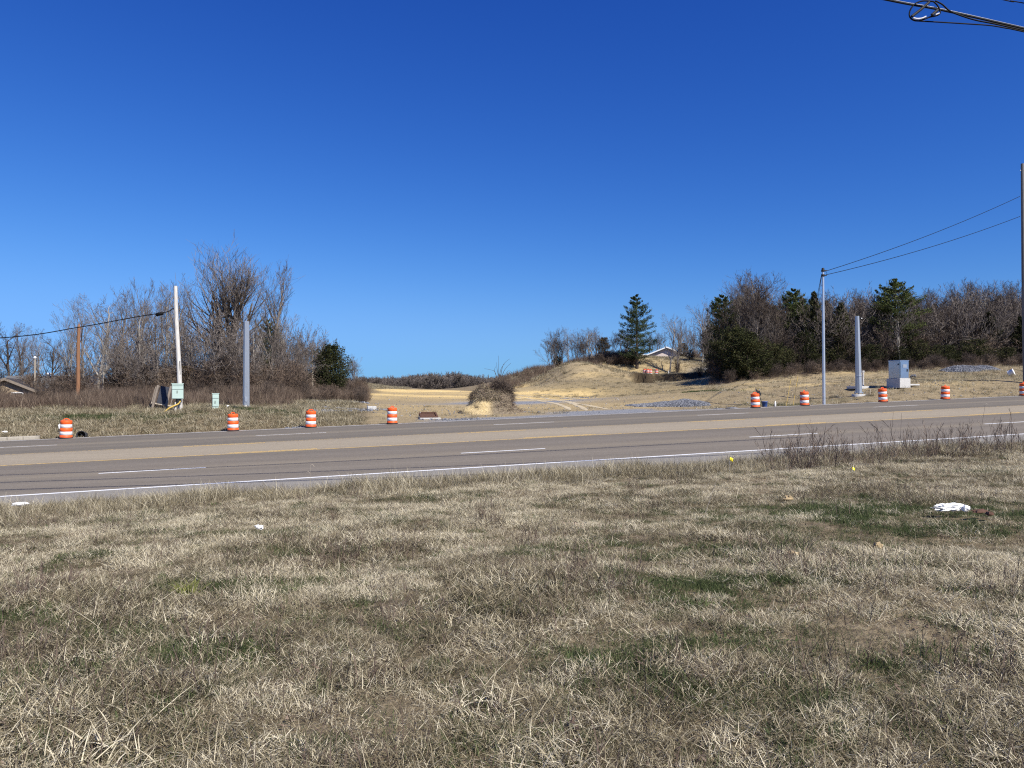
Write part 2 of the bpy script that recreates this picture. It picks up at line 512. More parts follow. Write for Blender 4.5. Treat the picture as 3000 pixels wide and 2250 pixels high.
bright = np.maximum(bright, 0.8 * far_side * tri(1470, 1520, 1680, 1800, PX) * sstep(62, 80, gy + (nse - .5) * 20) * (1 - sstep(96, 110, gy)))
slope = far_side * tri(1560, 1660, 2100, 2200, PX) * sstep(74, 84, gy) * (1 - sstep(122, 132, gy))
rbank = far_side * tri(2000, 2200, 9000, 9500, PX) * (1 - sstep(84, 94, gy))
rbright = far_side * tri(1900, 2100, 2560, 2680, PX) * sstep(64, 70, gy + (nse - .5) * 12) * (1 - sstep(86, 96, gy))
rbright = np.maximum(rbright, 0.85 * gau(2690, 66, 3.5, 5))
tan_m = np.clip(0.72 * field + 0.82 * slope + 0.45 * rbank + 0.6 * rbright, 0, 1)
bright_m = np.clip(bright * (0.45 + 0.8 * sstep(0.4, 0.62, nss)) + 0.45 * rbright * sstep(0.45, 0.65, nss) + 0.12 * slope * sstep(0.5, 0.7, nss) + .22 * field * sstep(.45, .65, nss), 0, 1)
grav = gau(1400, 67, 7, 3.2) * 0.85 + gau(1560, 68, 6, 4) * 0.9 + gau(1700, 57, 5, 1.4) * 0.0
edge_g = far_side * tri(1180, 1330, 2000, 2120, PX) * (1 - sstep(45.2, 47.0, v_ + (nsf - 0.5) * 1.2))
apron = far_side * tri(1560, 1680, 1880, 1960, PX + (nse - .5) * 60) * (1 - sstep(48.5, 51.0, v_ + (nsf - 0.5) * 2))
drive = np.zeros_like(gx)
for px_, Y_, w_ in [(1945, 129, 4), (1975, 131, 5), (2005, 132, 5), (2040, 134, 4.5), (2070, 138, 4), (2095, 145, 4)]:
    drive = np.maximum(drive, gau(px_, Y_, 2.4, w_ * 0.6))
rbeds = gau(2110, 50.4, 4.5, 1.2) * 0.6
grav_m = np.clip(np.maximum.reduce([grav * sstep(0.3, 0.6, nss), edge_g, apron, drive, rbeds]), 0, 1)
green = np.zeros_like(gx)
for px_, Y_, wx_, wy_, a_ in [(230, 45.5, 4.0, 0.9, 1), (330, 46, 2.6, 0.9, 0.9), (470, 45, 1.8, 1.0, 0.9), (90, 45, 1.0, 0.6, 0.6), (745, 49.5, 1.7, 1.0, 1), (800, 47.5, 2, 1.2, 0.6), (860, 50, 1.5, .8, .5),
                              (2050, 72, 2.6, 4.5, 0.9), (2290, 55, 2.0, 1.6, .6), (2760, 66, 3, 2.5, .35), (2850, 70, 3, 2.5, .35), (2450, 56, 2, 1, .35)]:
    green = np.maximum(green, a_ * gau(px_, Y_, wx_, wy_))
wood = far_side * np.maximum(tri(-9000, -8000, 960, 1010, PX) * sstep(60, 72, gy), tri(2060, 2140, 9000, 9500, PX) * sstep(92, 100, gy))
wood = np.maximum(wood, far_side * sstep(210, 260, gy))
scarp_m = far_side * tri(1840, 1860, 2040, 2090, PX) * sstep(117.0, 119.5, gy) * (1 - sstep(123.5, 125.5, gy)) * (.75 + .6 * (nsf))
hillbrown = far_side * tri(1400, 1500, 1700, 1760, PX) * sstep(130, 150, gy)
near_soil = (v_ < 21.9) * (np.exp(-(((gx + 2.9) / 0.8) ** 2 + ((gy - 7.0) / 0.25) ** 2)) + 0.5 * np.exp(-(((gx + 4.6) / 0.7) ** 2 + ((gy - 8.0) / 0.4) ** 2)))
tan_m = np.clip(tan_m + near_soil, 0, 1)
def ground_material():
    m, t, b = new_mat('ground_cover')
    L = t.links.new; N = t.nodes.new
    tc = N('ShaderNodeTexCoord')
    def noise(scale, detail=5, rough=0.6, st=None):
        n = N('ShaderNodeTexNoise'); n.inputs['Scale'].default_value = scale
        n.inputs['Detail'].default_value = detail; n.inputs['Roughness'].default_value = rough
        if st:
            mp = N('ShaderNodeMapping'); mp.inputs['Scale'].default_value = st; mp.inputs['Rotation'].default_value = (0, 0, -ROAD_ROT)
            L(tc.outputs['Object'], mp.inputs[0]); L(mp.outputs[0], n.inputs['Vector'])
        else:
            L(tc.outputs['Object'], n.inputs['Vector'])
        return n
    def ramp(src, stops):
        r = N('ShaderNodeValToRGB'); e = r.color_ramp.elements
        e[0].position, e[1].position = stops[0][0], stops[-1][0]
        e[0].color, e[1].color = (*stops[0][1], 1), (*stops[-1][1], 1)
        for p, c in stops[1:-1]:
            k = e.new(p); k.color = (*c, 1)
        L(src, r.inputs[0]); return r.outputs[0]
    def mix(fac, a, c):
        x = N('ShaderNodeMix'); x.data_type = 'RGBA'
        L(fac, x.inputs[0]); L(a, x.inputs[6]); L(c, x.inputs[7]); return x.outputs[2]
    def attr(nm):
        a = N('ShaderNodeAttribute'); a.attribute_name = nm; return a.outputs['Fac']
    n1 = noise(0.9, 8, 0.7); n2 = noise(7.0, 6, 0.7); n3 = noise(0.35, 6, 0.65, (1, 3.5, 1)); n4 = noise(26.0, 3, 0.6)
    dry = ramp(n2.outputs[0], [(0.28, (0.10, 0.074, 0.045)), (0.5, (0.21, 0.165, 0.10)), (0.72, (0.36, 0.29, 0.185))])
    tan = ramp(n3.outputs[0], [(0.28, (0.25, 0.19, 0.105)), (0.5, (0.36, 0.28, 0.16)), (0.75, (0.47, 0.37, 0.215))])
    tan_f = ramp(n2.outputs[0], [(0.3, (0.20, 0.155, 0.088)), (0.7, (0.48, 0.38, 0.22))])
    f5 = N('ShaderNodeValue'); f5.outputs[0].default_value = 0.45
    tan = mix(f5.outputs[0], tan, tan_f)
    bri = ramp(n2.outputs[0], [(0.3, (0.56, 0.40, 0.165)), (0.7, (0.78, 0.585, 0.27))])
    gra = ramp(n4.outputs[0], [(0.3, (0.13, 0.135, 0.145)), (0.5, (0.24, 0.245, 0.255)), (0.7, (0.40, 0.40, 0.40))])
    grn = ramp(n2.outputs[0], [(0.3, (0.035, 0.055, 0.018)), (0.7, (0.10, 0.125, 0.045))])
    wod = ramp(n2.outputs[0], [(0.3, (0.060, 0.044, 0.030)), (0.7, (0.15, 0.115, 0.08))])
    hil = ramp(n2.outputs[0], [(0.3, (0.10, 0.082, 0.048)), (0.7, (0.20, 0.165, 0.095))])
    c = mix(attr('tan'), dry, tan)
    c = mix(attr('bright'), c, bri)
    c = mix(attr('hill'), c, hil)
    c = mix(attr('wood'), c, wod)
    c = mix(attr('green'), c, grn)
    scr_shade = ramp(n2.outputs[0], [(0.3, (0.028, 0.021, 0.014)), (0.7, (0.10, 0.075, 0.046))])  # dark soil of the cut ledge, with its ragged shadows put into the colour
    c = mix(attr('scarp'), c, scr_shade)
    c = mix(attr('gravel'), c, gra)
    L(c, b.inputs['Base Color'])
    b.inputs['Roughness'].default_value = 0.95
    b.inputs['Specular IOR Level'].default_value = 0.1
    ad = N('ShaderNodeMath'); ad.operation = 'ADD'
    L(n2.outputs[0], ad.inputs[0]); L(n1.outputs[0], ad.inputs[1])
    bp = N('ShaderNodeBump'); bp.inputs['Strength'].default_value = 0.8; bp.inputs['Distance'].default_value = 0.12
    L(ad.outputs[0], bp.inputs['Height']); L(bp.outputs[0], b.inputs['Normal'])
    return m
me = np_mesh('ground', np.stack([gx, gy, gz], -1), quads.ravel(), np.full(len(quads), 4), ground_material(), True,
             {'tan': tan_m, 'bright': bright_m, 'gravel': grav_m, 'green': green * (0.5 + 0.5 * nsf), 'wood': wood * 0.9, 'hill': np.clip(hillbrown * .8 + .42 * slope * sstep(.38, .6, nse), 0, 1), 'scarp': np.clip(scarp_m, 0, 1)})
tag(link('ground', me), kind='structure')

# pale wheel tracks pressed into the bare field
def ground_at(px, py):
    dx = (px - 1500) / F; dz = (HZ - py) / F
    lo = (V1 + .6) / (-UY * dx + UX); best = lo
    for Y in np.arange(lo, 130, .1):
        if hz(dx * Y, Y) >= dz * Y: best = Y; break
    return Vector((dx * best, best, 0))
track_mat = simple('packed_pale_dirt', (0.50, 0.41, 0.26), 0.95, var=0.25, scale=1.6, bump=0.5)
for path in ([(1506, 1160), (1568, 1172), (1630, 1183), (1663, 1196), (1672, 1203)], [(1512, 1155), (1581, 1164), (1646, 1175), (1709, 1196), (1722, 1204)], [(1600, 1167), (1646, 1175), (1690, 1183), (1760, 1195), (1790, 1201)], [(1700, 1170), (1640, 1160), (1560, 1152)]):
    w_ = [ground_at(*q) for q in path]
    pts_ = []
    for q0, q1 in zip(w_[:-1], w_[1:]):
        m_ = max(2, int((q1 - q0).length / .4))
        pts_ += [q0.lerp(q1, k / m_) for k in range(m_)]
    pts_.append(w_[-1])
    for _ in range(6): pts_ = [pts_[0]] + [(pts_[i - 1] + pts_[i] * 2 + pts_[i + 1]) / 4 for i in range(1, len(pts_) - 1)] + [pts_[-1]]
    vs_ = []; fs_ = []
    for i, q in enumerate(pts_):
        d_ = (pts_[min(i + 1, len(pts_) - 1)] - pts_[max(i - 1, 0)]).normalized(); nrm = Vector((-d_.y, d_.x, 0))
        for j, o_ in enumerate((-.5, -.17, .17, .5)):
            wd = .44 * (.75 + .5 * float(fbm(i * .21, j * 3.3, 63, 2))) * min(1, .25 + i * .12, .25 + (len(pts_) - 1 - i) * .12)
            g_ = q + nrm * o_ * wd
            vs_.append((g_.x, g_.y, hz(g_.x, g_.y) + (.03 if j in (1, 2) else .012)))
    for i in range(len(pts_) - 1):
        for j in range(3): fs_.append((i * 4 + j, i * 4 + j + 1, i * 4 + j + 5, i * 4 + j + 4))
    mb = MB(); mb.add(vs_, fs_, True); tag(mb.build('wheel_track', track_mat), kind='structure')

# ------------------------------------------------------------------ road with painted lines
def road_material():
    m, t, b = new_mat('worn_asphalt')
    L = t.links.new; N = t.nodes.new
    tc = N('ShaderNodeTexCoord')
    vm = N('ShaderNodeVectorMath'); vm.operation = 'DOT_PRODUCT'; vm.inputs[1].default_value = (-UY, UX, 0)
    L(tc.outputs['Object'], vm.inputs[0])
    nz0 = N('ShaderNodeTexNoise'); nz0.inputs['Scale'].default_value = 0.5
    mp = N('ShaderNodeMapping'); mp.inputs['Rotation'].default_value = (0, 0, -ROAD_ROT); mp.inputs['Scale'].default_value = (0.15, 1, 1)
    L(tc.outputs['Object'], mp.inputs[0]); L(mp.outputs[0], nz0.inputs['Vector'])
    nz0.inputs['Detail'].default_value = 5
    off = N('ShaderNodeMath'); off.operation = 'MULTIPLY_ADD'; off.inputs[1].default_value = 0.6
    L(nz0.outputs[0], off.inputs[0]); L(vm.outputs['Value'], off.inputs[2])
    mr = N('ShaderNodeMapRange'); mr.inputs['From Min'].default_value = V0 + 0.3; mr.inputs['From Max'].default_value = V1 + 0.3
    L(off.outputs[0], mr.inputs['Value'])
    r = N('ShaderNodeValToRGB'); e = r.color_ramp.elements
    def pos(v): return (v - V0) / (V1 - V0)
    stops = [(21.9, (.235, .235, .24)), (24.0, (.225, .225, .228)), (24.15, (.185, .172, .16)), (25.2, (.165, .154, .145)), (26.2, (.188, .175, .163)),
             (27.2, (.163, .152, .143)), (28.15, (.205, .188, .166)), (29.2, (.165, .153, .143)), (30.2, (.178, .166, .156)), (31.3, (.156, .146, .138)),
             (32.15, (.165, .155, .145)), (32.3, (.275, .25, .213)), (34.3, (.29, .266, .227)), (36.4, (.275, .25, .213)), (36.55, (.15, .142, .132)),
             (37.6, (.145, .138, .13)), (38.5, (.165, .155, .143)), (39.4, (.15, .142, .134)), (40.2, (.20, .185, .163)), (41.3, (.145, .138, .13)),
             (42.3, (.16, .15, .142)), (43.2, (.14, .135, .13)), (44.3, (.16, .15, .14))]
    e[0].position = 0; e[0].color = (*stops[0][1], 1); e[1].position = 1; e[1].color = (*stops[-1][1], 1)
    for v, c in stops[1:-1]:
        k = e.new(pos(v)); k.color = (*c, 1)
    L(mr.outputs[0], r.inputs[0])
    n2 = N('ShaderNodeTexNoise'); n2.inputs['Scale'].default_value = 55; n2.inputs['Detail'].default_value = 3
    L(tc.outputs['Object'], n2.inputs['Vector'])
    n3 = N('ShaderNodeTexNoise'); n3.inputs['Scale'].default_value = 9; n3.inputs['Detail'].default_value = 6
    L(tc.outputs['Object'], n3.inputs['Vector'])
    r2 = N('ShaderNodeMapRange'); r2.inputs['From Min'].default_value = .3; r2.inputs['From Max'].default_value = .7
    r2.inputs['To Min'].default_value = .72; r2.inputs['To Max'].default_value = 1.28
    L(n2.outputs[0], r2.inputs['Value'])
    r3 = N('ShaderNodeMapRange'); r3.inputs['From Min'].default_value = .3; r3.inputs['From Max'].default_value = .7
    r3.inputs['To Min'].default_value = .92; r3.inputs['To Max'].default_value = 1.08
    L(n3.outputs[0], r3.inputs['Value'])
    n4 = N('ShaderNodeTexNoise'); n4.inputs['Scale'].default_value = 2.2; n4.inputs['Detail'].default_value = 7; n4.inputs['Roughness'].default_value = .7
    mp4 = N('ShaderNodeMapping'); mp4.inputs['Rotation'].default_value = (0, 0, -ROAD_ROT); mp4.inputs['Scale'].default_value = (.05, 1.6, 1)
    L(tc.outputs['Object'], mp4.inputs[0]); L(mp4.outputs[0], n4.inputs['Vector'])
    r4 = N('ShaderNodeMapRange'); r4.inputs['From Min'].default_value = .3; r4.inputs['From Max'].default_value = .7
    r4.inputs['To Min'].default_value = .92; r4.inputs['To Max'].default_value = 1.08; L(n4.outputs[0], r4.inputs['Value'])
    m4 = N('ShaderNodeMath'); m4.operation = 'MULTIPLY'; L(r3.outputs[0], m4.inputs[0]); L(r4.outputs[0], m4.inputs[1])
    mu = N('ShaderNodeMath'); mu.operation = 'MULTIPLY'; L(r2.outputs[0], mu.inputs[0]); L(m4.outputs[0], mu.inputs[1])
    wm = N('ShaderNodeVectorMath'); wm.operation = 'MULTIPLY'; wm.inputs[1].default_value = (1.09, 1.01, .86); L(r.outputs[0], wm.inputs[0])
    sc = N('ShaderNodeVectorMath'); sc.operation = 'SCALE'; L(wm.outputs[0], sc.inputs[0]); L(mu.outputs[0], sc.inputs['Scale'])
    L(sc.outputs[0], b.inputs['Base Color'])
    b.inputs['Roughness'].default_value = 0.9; b.inputs['Specular IOR Level'].default_value = 0.1
    bp = N('ShaderNodeBump'); bp.inputs['Strength'].default_value = .25; bp.inputs['Distance'].default_value = .01
    L(n2.outputs[0], bp.inputs['Height']); L(bp.outputs[0], b.inputs['Normal'])
    return m
ru = np.array(sorted(set(list(np.arange(-100, 101, 4.0)) + list(np.arange(-700, -100, 20.0)) + list(np.arange(120, 701, 20.0)))))
def strip(v0, v1, us, lift=0.0, skirt=False):
    vs = []; fs = []
    rows = [(v0, -0.15), (v0, 0), (v1, 0), (v1, -0.15)] if skirt else [(v0, 0), (v1, 0)]
    for v, dz in rows:
        for u in us:
            x, y = xy(u, v); vs.append((x, y, float(zroad(u, v)) + lift + dz))
    n = len(us)
    for l in range(len(rows) - 1):
        for i in range(n - 1):
            fs.append((l * n + i, l * n + i + 1, (l + 1) * n + i + 1, (l + 1) * n + i))
    return vs, fs
mb = MB(); mb.add(*strip(V0, V1, ru, 0, True)); road = mb.build('road', road_material()); tag(road, kind='structure')

def paint_material(name, col, wear):
    m, t, b = new_mat(name)
    L = t.links.new; N = t.nodes.new
    tc = N('ShaderNodeTexCoord'); n = N('ShaderNodeTexNoise'); n.inputs['Scale'].default_value = 14; n.inputs['Detail'].default_value = 6
    L(tc.outputs['Object'], n.inputs['Vector'])
    r = N('ShaderNodeValToRGB'); e = r.color_ramp.elements
    e[0].position = wear; e[0].color = (.2, .185, .16, 1); e[1].position = wear + .12; e[1].color = (*col, 1)
    L(n.outputs[0], r.inputs[0]); L(r.outputs[0], b.inputs['Base Color']); b.inputs['Roughness'].default_value = .7
    return m
PW = paint_material('white_road_paint', (.82, .82, .80), .30)
PWF = paint_material('worn_white_road_paint', (.70, .68, .64), .36)
PY = paint_material('yellow_road_paint', (.70, .46, .13), .36)
PYW = paint_material('worn_yellow_road_paint', (.56, .40, .17), .42)
def line(name, v, w, u0, u1, mat, step=4.0):
    us = np.linspace(u0, u1, max(2, int((u1 - u0) / step) + 1))
    us = np.array(sorted(set(list(us) + ([-100.0, 100.0] if u0 < -100 and u1 > 100 else []))))
    mb = MB(); mb.add(*strip(v - w / 2, v + w / 2, us, 0.004))
    return mb.build(name, mat, road)
line('edge_line', 24.1, .17, -300, 300, PW)
line('edge_line', 44.0, .15, -300, 300, PWF)
line('yellow_line', 32.2, .13, -300, 300, PY)
line('yellow_line', 36.5, .13, -300, 300, PYW)
def uof(px, py): p = road_pt(px, py); return uv(p.x, p.y)[0]
ud = uof(1352, 1328.5)                     # left end of the dash in the near lanes
for k in range(-9, 12): line('lane_dash', 28.15, .15, ud + 12.19 * k, ud + 12.19 * k + 3.3, PW)
ud = uof(747, 1280)
for k in range(-9, 14): line('lane_dash', 40.2, .15, ud + 12.19 * k, ud + 12.19 * k + 3.4, PWF)
ud = uof(1535, 1284)
for k in range(-9, 12): line('turn_lane_dash', 32.50, .19, ud + 12.19 * k, ud + 12.19 * k + 3.4, PY)
ud = uof(540, 1307)
for k in range(-9, 14): line('turn_lane_dash', 36.20, .17, ud + 12.19 * k, ud + 12.19 * k + 3.4, PY)

# ------------------------------------------------------------------ generators: trees
def seg_tubes(segs, n, rmin, phase=0):
    """segs: array (k,8): p0 p1 r0 r1 -> verts, quads"""
    segs = np.asarray(segs, float)
    p0 = segs[:, 0:3]; p1 = segs[:, 3:6]; r0 = np.maximum(segs[:, 6], rmin); r1 = np.maximum(segs[:, 7], rmin)
    d = p1 - p0; d /= np.linalg.norm(d, axis=1, keepdims=True) + 1e-9
    ref = np.where(np.abs(d[:, 2:3]) < .9, np.array([[0, 0, 1.0]]), np.array([[0, 1.0, 0]]))
    a = np.cross(d, ref); a /= np.linalg.norm(a, axis=1, keepdims=True) + 1e-9
    b = np.cross(d, a)
    k = len(segs)
    vs = np.empty((k, 2, n, 3))
    for i in range(n):
        t = 2 * math.pi * i / n
        o = a * math.cos(t) + b * math.sin(t)
        vs[:, 0, i] = p0 + o * r0[:, None]; vs[:, 1, i] = p1 + o * r1[:, None]
    base = np.arange(k)[:, None] * 2 * n
    qs = []
    for i in range(n):
        j = (i + 1) % n
        qs.append(np.concatenate([base + i, base + j, base + n + j, base + n + i], 1))
    return vs.reshape(-1, 3), np.stack(qs, 1).reshape(-1, 4)

def seg_ribbons(segs, rmin, r):
    segs = np.asarray(segs, float)
    p0 = segs[:, 0:3]; p1 = segs[:, 3:6]; r0 = np.maximum(segs[:, 6], rmin); r1 = np.maximum(segs[:, 7], rmin * .6)
    d = p1 - p0; d /= np.linalg.norm(d, axis=1, keepdims=True) + 1e-9
    o = np.cross(d, r.normal(size=d.shape)); o /= np.linalg.norm(o, axis=1, keepdims=True) + 1e-9
    k = len(segs)
    vs = np.stack([p0 - o * r0[:, None], p0 + o * r0[:, None], p1 + o * r1[:, None], p1 - o * r1[:, None]], 1).reshape(-1, 3)
    return vs, np.arange(k * 4).reshape(-1, 4)

def grow_tree(seed, H, trunk_frac, spread, up, levels, kids, r_base, first=0.25, multi=1, len_ratio=.62):
    R = random.Random(seed)
    segs = []
    def branch(p, d, L, r, lev):
        n = 5 if lev == 0 else (4 if lev < levels else 2)
        sl = L / n
        rr = r
        for i in range(n):
            q = Vector((R.gauss(0, 1), R.gauss(0, 1), R.gauss(0, .6))) * (.045 if lev == 0 else .085)
            d = (d + q + Vector((0, 0, up * (0.5 if lev == 0 else 1)))).normalized()
            p1 = p + d * sl
            tip = (i + 1) / n
            r1 = r * (1 - tip * (.72 if lev else .62))
            segs.append((*p, *p1, rr, r1, lev))
            if lev < levels:
                t = tip
                if lev > 0 or t >= first - .01:
                    m = kids[lev]
                    nk = int(m) + (1 if R.random() < m - int(m) else 0)
                    for _ in range(nk):
                        ax = d.cross(Vector((R.gauss(0, 1), R.gauss(0, 1), R.gauss(0, 1)))).normalized()
                        ang = math.radians(R.uniform(*spread))
                        cdir = (Matrix.Rotation(ang, 3, ax) @ d).normalized()
                        if lev == 0: cdir = (cdir + Vector((0, 0, up * 1.5))).normalized()
                        f = 1 - (.55 * (t - first) / (1 - first + 1e-6) if lev == 0 else .35 * t)
                        pp = p + (p1 - p) * R.uniform(.15, 1)
                        branch(pp, cdir, L * len_ratio * f * R.uniform(.7, 1.15), max(r1 * R.uniform(.5, .8), .004), lev + 1)
            p, rr = p1, r1
    for k in range(multi):
        a = R.uniform(0, 6.28); tl = 0.0 if multi == 1 else R.uniform(.08, .32)
        d = Vector((math.cos(a) * tl, math.sin(a) * tl, 1)).normalized()
        s = 1 if k == 0 else R.uniform(.6, .95)
        branch(Vector((math.cos(a) * .15 * (multi > 1), math.sin(a) * .15 * (multi > 1), -.25)), d, H * trunk_frac * s, r_base * s, 0)
    A = np.array(segs)
    A[:, :6] *= 1
    top = A[:, 5].max(); sc = H / top
    A[:, :6] *= sc
    return A

def tree_meshes(name, A, bark, twig, twig_min=.010, thick=.028, seed=0):
    r = np.random.default_rng(seed)
    thick = min(thick, np.quantile(A[:, 6], .96))
    big = A[:, 6] >= thick
    vs, qs = seg_tubes(A[big], 6, .01)
    tm = np_mesh(name + '_trunk', vs, qs.ravel(), np.full(len(qs), 4), bark, True)
    sm = A[~big]
    vs, qs = seg_ribbons(sm, twig_min, r)
    rnd = np.repeat(np.clip(r.normal(.5, .22, len(sm)), 0, 1), 4)
    cm = np_mesh(name + '_crown', vs, qs.ravel(), np.full(len(qs), 4), twig, False, {'rnd': rnd})
    return tm, cm

def foliage_mesh(name, C, Nrm, size, r, mat, rnd, aspect=1.0):
    """small leaf-sized quads at points C"""
    k = len(C)
    a = r.normal(size=(k, 3)); a /= np.linalg.norm(a, axis=1, keepdims=True)
    a = a + Nrm; a /= np.linalg.norm(a, axis=1, keepdims=True) + 1e-9
    b = np.cross(a, r.normal(size=(k, 3))); b /= np.linalg.norm(b, axis=1, keepdims=True) + 1e-9
    s = size * r.uniform(.6, 1.4, (k, 1))
    vs = np.stack([C - b * s * .5 * aspect, C + a * s * .5 , C + b * s * .5 * aspect + a * s * .25, C - a * s * .55], 1).reshape(-1, 3)
    return np_mesh(name, vs, np.arange(k * 4), np.full(k, 4), mat, False, {'rnd': np.repeat(np.clip(rnd, 0, 1), 4)})

def conifer_meshes(name, seed, H, W, kind, mat, bark, boughs=90, per=70, clear=.08, leaf=.22):
    r = np.random.default_rng(seed)
    C = []; Nn = []; rd = []; segs = []
    n = 10
    wob = np.cumsum(r.normal(0, .02 * H / 10, (n + 1, 2)), 0)
    tp = [(wob[i, 0], wob[i, 1], -.25 + (H * .97 + .25) * i / n) for i in range(n + 1)]
    r0 = H * .017 + .05
    for i in range(n):
        segs.append((*tp[i], *tp[i + 1], r0 * (1 - i / n * .9), r0 * (1 - (i + 1) / n * .9)))
    for k in range(boughs):
        t = clear + (1 - clear) * (k + r.uniform(0, 1)) / boughs
        if kind == 'pine': t = round(t * H / .75) * .75 / H + r.normal(0, .008); t = min(max(t, clear), .99)
        z = t * H
        tt = (t - clear) / (1 - clear)
        if kind == 'cedar': prof = (min(1, .45 + tt * 2.6) if tt < .25 else 1) * (1 - tt) ** .72 + .05
        elif kind == 'round': prof = math.sqrt(max(.03, 1 - (2 * tt - .85) ** 2 / 1.35))
        else: prof = (min(1, .55 + tt * 1.6)) * (1 - tt) ** .62 + .05
        L = W / 2 * prof * r.uniform(.65, 1.15)
        az = r.uniform(0, 6.283)
        el = {'cedar': .55, 'round': .35, 'pine': .12 + .5 * tt}[kind] + r.normal(0, .14)
        h = np.array([math.cos(az), math.sin(az), 0])
        ix = min(int(t * n), n - 1)
        b0 = np.array([wob[ix, 0], wob[ix, 1], z])
        pend = {'cedar': .10, 'round': .05, 'pine': .30}[kind]
        pts = []
        for q in np.linspace(0, 1, 5):
            pts.append(b0 + h * L * q * math.cos(el) + np.array([0, 0, L * (q * math.sin(el) + pend * (q * q - q) )]))
        for a, b in zip(pts[:-1], pts[1:]):
            segs.append((*a, *b, .012 + .02 * (1 - tt), .010 + .012 * (1 - tt)))
        m = int(per * (.35 + L / (W / 2)))
        if kind == 'pine':
            q = np.clip(1 - r.beta(1.1, 2.1, m), .15, 1.05)
            nc = max(3, int(m / 12)); cc = r.uniform(.25, 1.03, nc); pick = r.integers(0, nc, m)
            q = np.clip(cc[pick] + r.normal(0, .05, m), .15, 1.08)
            side = (r.normal(0, .16, nc)[pick] * (1.1 - q * .5) + r.normal(0, .05, m)) * L
            zz = r.normal(0, .045, m) * L + r.normal(.02, .06, m)
        else:
            q = np.clip(r.beta(1.6, 1.1, m), .08, 1.05)
            side = r.normal(0, .17, m) * L * (1.15 - .6 * q) + r.normal(0, .05, m)
            zz = r.normal(0, .13, m) * L * (1.1 - .5 * q) + r.normal(0, .06, m)
        px = b0[None] + h[None] * (L * q * math.cos(el))[:, None]
        px[:, 2] += L * (q * math.sin(el) + pend * (q * q - q)) + zz
        sd = np.array([-h[1], h[0], 0]); px += sd[None] * side[:, None]
        C.append(px); Nn.append(np.repeat((h * .6 + np.array([0, 0, .6]))[None], m, 0))
        rd.append(np.clip(r.normal(.5 + r.normal(0, .14), .2, m), 0, 1))
    C = np.concatenate(C); Nn = np.concatenate(Nn); rd = np.concatenate(rd)
    cm = foliage_mesh(name + '_crown', C, Nn, leaf, r, mat, rd, .5 if kind == 'pine' else .7)
    vs, qs = seg_tubes(segs, 6, .008)
    tm = np_mesh(name + '_trunk', vs, qs.ravel(), np.full(len(qs), 4), bark, True)
    return tm, cm

# prototypes: (trunk mesh, crown mesh, height)
PROTO = {}
def proto_bare(key, seed, H, bark, twig, tw=.010, **kw):
    A = grow_tree(seed, H, **kw)
    PROTO[key] = (*tree_meshes(key, A, bark, twig, tw, seed=seed), H)
B = dict(trunk_frac=.64, spread=(24, 48), up=.075, levels=4, kids=(2.5, 1.5, 1.35, 1.2), r_base=.19, first=.25, len_ratio=.66)
proto_bare('bare_a', 11, 13, M['bark'], M['twig'], .010, **B)
proto_bare('bare_b', 12, 13, M['bark'], M['twig'], .010, **{**B, 'spread': (18, 36), 'up': .10, 'trunk_frac': .68})
proto_bare('bare_c', 13, 12, M['bark_pale'], M['twig'], .010, **{**B, 'r_base': .13, 'first': .4, 'trunk_frac': .72, 'spread': (18, 38), 'kids': (2.2, 1.4, 1.3, 1.1)})
proto_bare('bare_d', 14, 11, M['bark_dark'], M['twig_red'], .011, **{**B, 'multi': 3, 'kids': (1.9, 1.4, 1.3, 1.2), 'r_base': .13})
proto_bare('bare_e', 15, 9, M['bark'], M['twig'], .011, **{**B, 'multi': 4, 'kids': (1.5, 1.4, 1.3, 1.1), 'r_base': .10, 'first': .25})
proto_bare('bare_f', 16, 12, M['bark_dark'], M['twig_red'], .011, **{**B, 'spread': (30, 56), 'up': .07})
proto_bare('bare_g', 17, 10, M['bark_pale'], M['twig'], .010, **{**B, 'spread': (30, 56), 'up': .05, 'r_base': .17, 'first': .22, 'kids': (2.2, 1.4, 1.25, 1.1)})
proto_bare('big', 102, 15.5, M['bark_dark'], M['twig'], .012, trunk_frac=.62, spread=(20, 44), up=.145, levels=4, kids=(3.5, 1.75, 1.4, 1.2), r_base=.38, first=.33, len_ratio=.84)
proto_bare('shrub', 31, 3.0, M['bark_dark'], M['twig_red'], .011, trunk_frac=.9, spread=(18, 45), up=.03, levels=3, kids=(1.6, 1.3, 1, 1), r_base=.03, first=.2, multi=9)
proto_bare('shrub_b', 32, 2.4, M['bark_dark'], M['brush'], .010, trunk_frac=.9, spread=(22, 60), up=.0, levels=3, kids=(1.5, 1.3, 1, 1), r_base=.022, first=.2, multi=10)
proto_bare('sapling', 33, 6, M['bark'], M['twig'], .011, trunk_frac=.8, spread=(25, 50), up=.06, levels=3, kids=(1.8, 1.4, 1.2, 1), r_base=.05, first=.25, multi=2)
FB_ = dict(trunk_frac=.55, spread=(30, 60), up=.06, levels=3, kids=(3, 2.2, 1.8, 1), r_base=.22, first=.22, len_ratio=.7)
proto_bare('far_a', 41, 13, M['bark'], M['twig'], .06, **FB_)
proto_bare('far_b', 42, 12, M['bark_dark'], M['twig_red'], .06, **FB_)
proto_bare('far_d', 46, 12, M['bark_dark'], M['twig'], .06, **FB_)
proto_bare('far_c', 43, 9, M['bark_pale'], M['twig'], .05, **{**FB_, 'multi': 2})
PROTO['cedar_a'] = (*conifer_meshes('cedar_a', 51, 7, 4.2, 'cedar', M['cedar'], M['bark_dark'], boughs=150, per=125, leaf=.115), 7)
PROTO['cedar_b'] = (*conifer_meshes('cedar_b', 52, 5, 4.6, 'round', M['cedar'], M['bark_dark'], boughs=110, per=140, clear=.02, leaf=.115), 5)
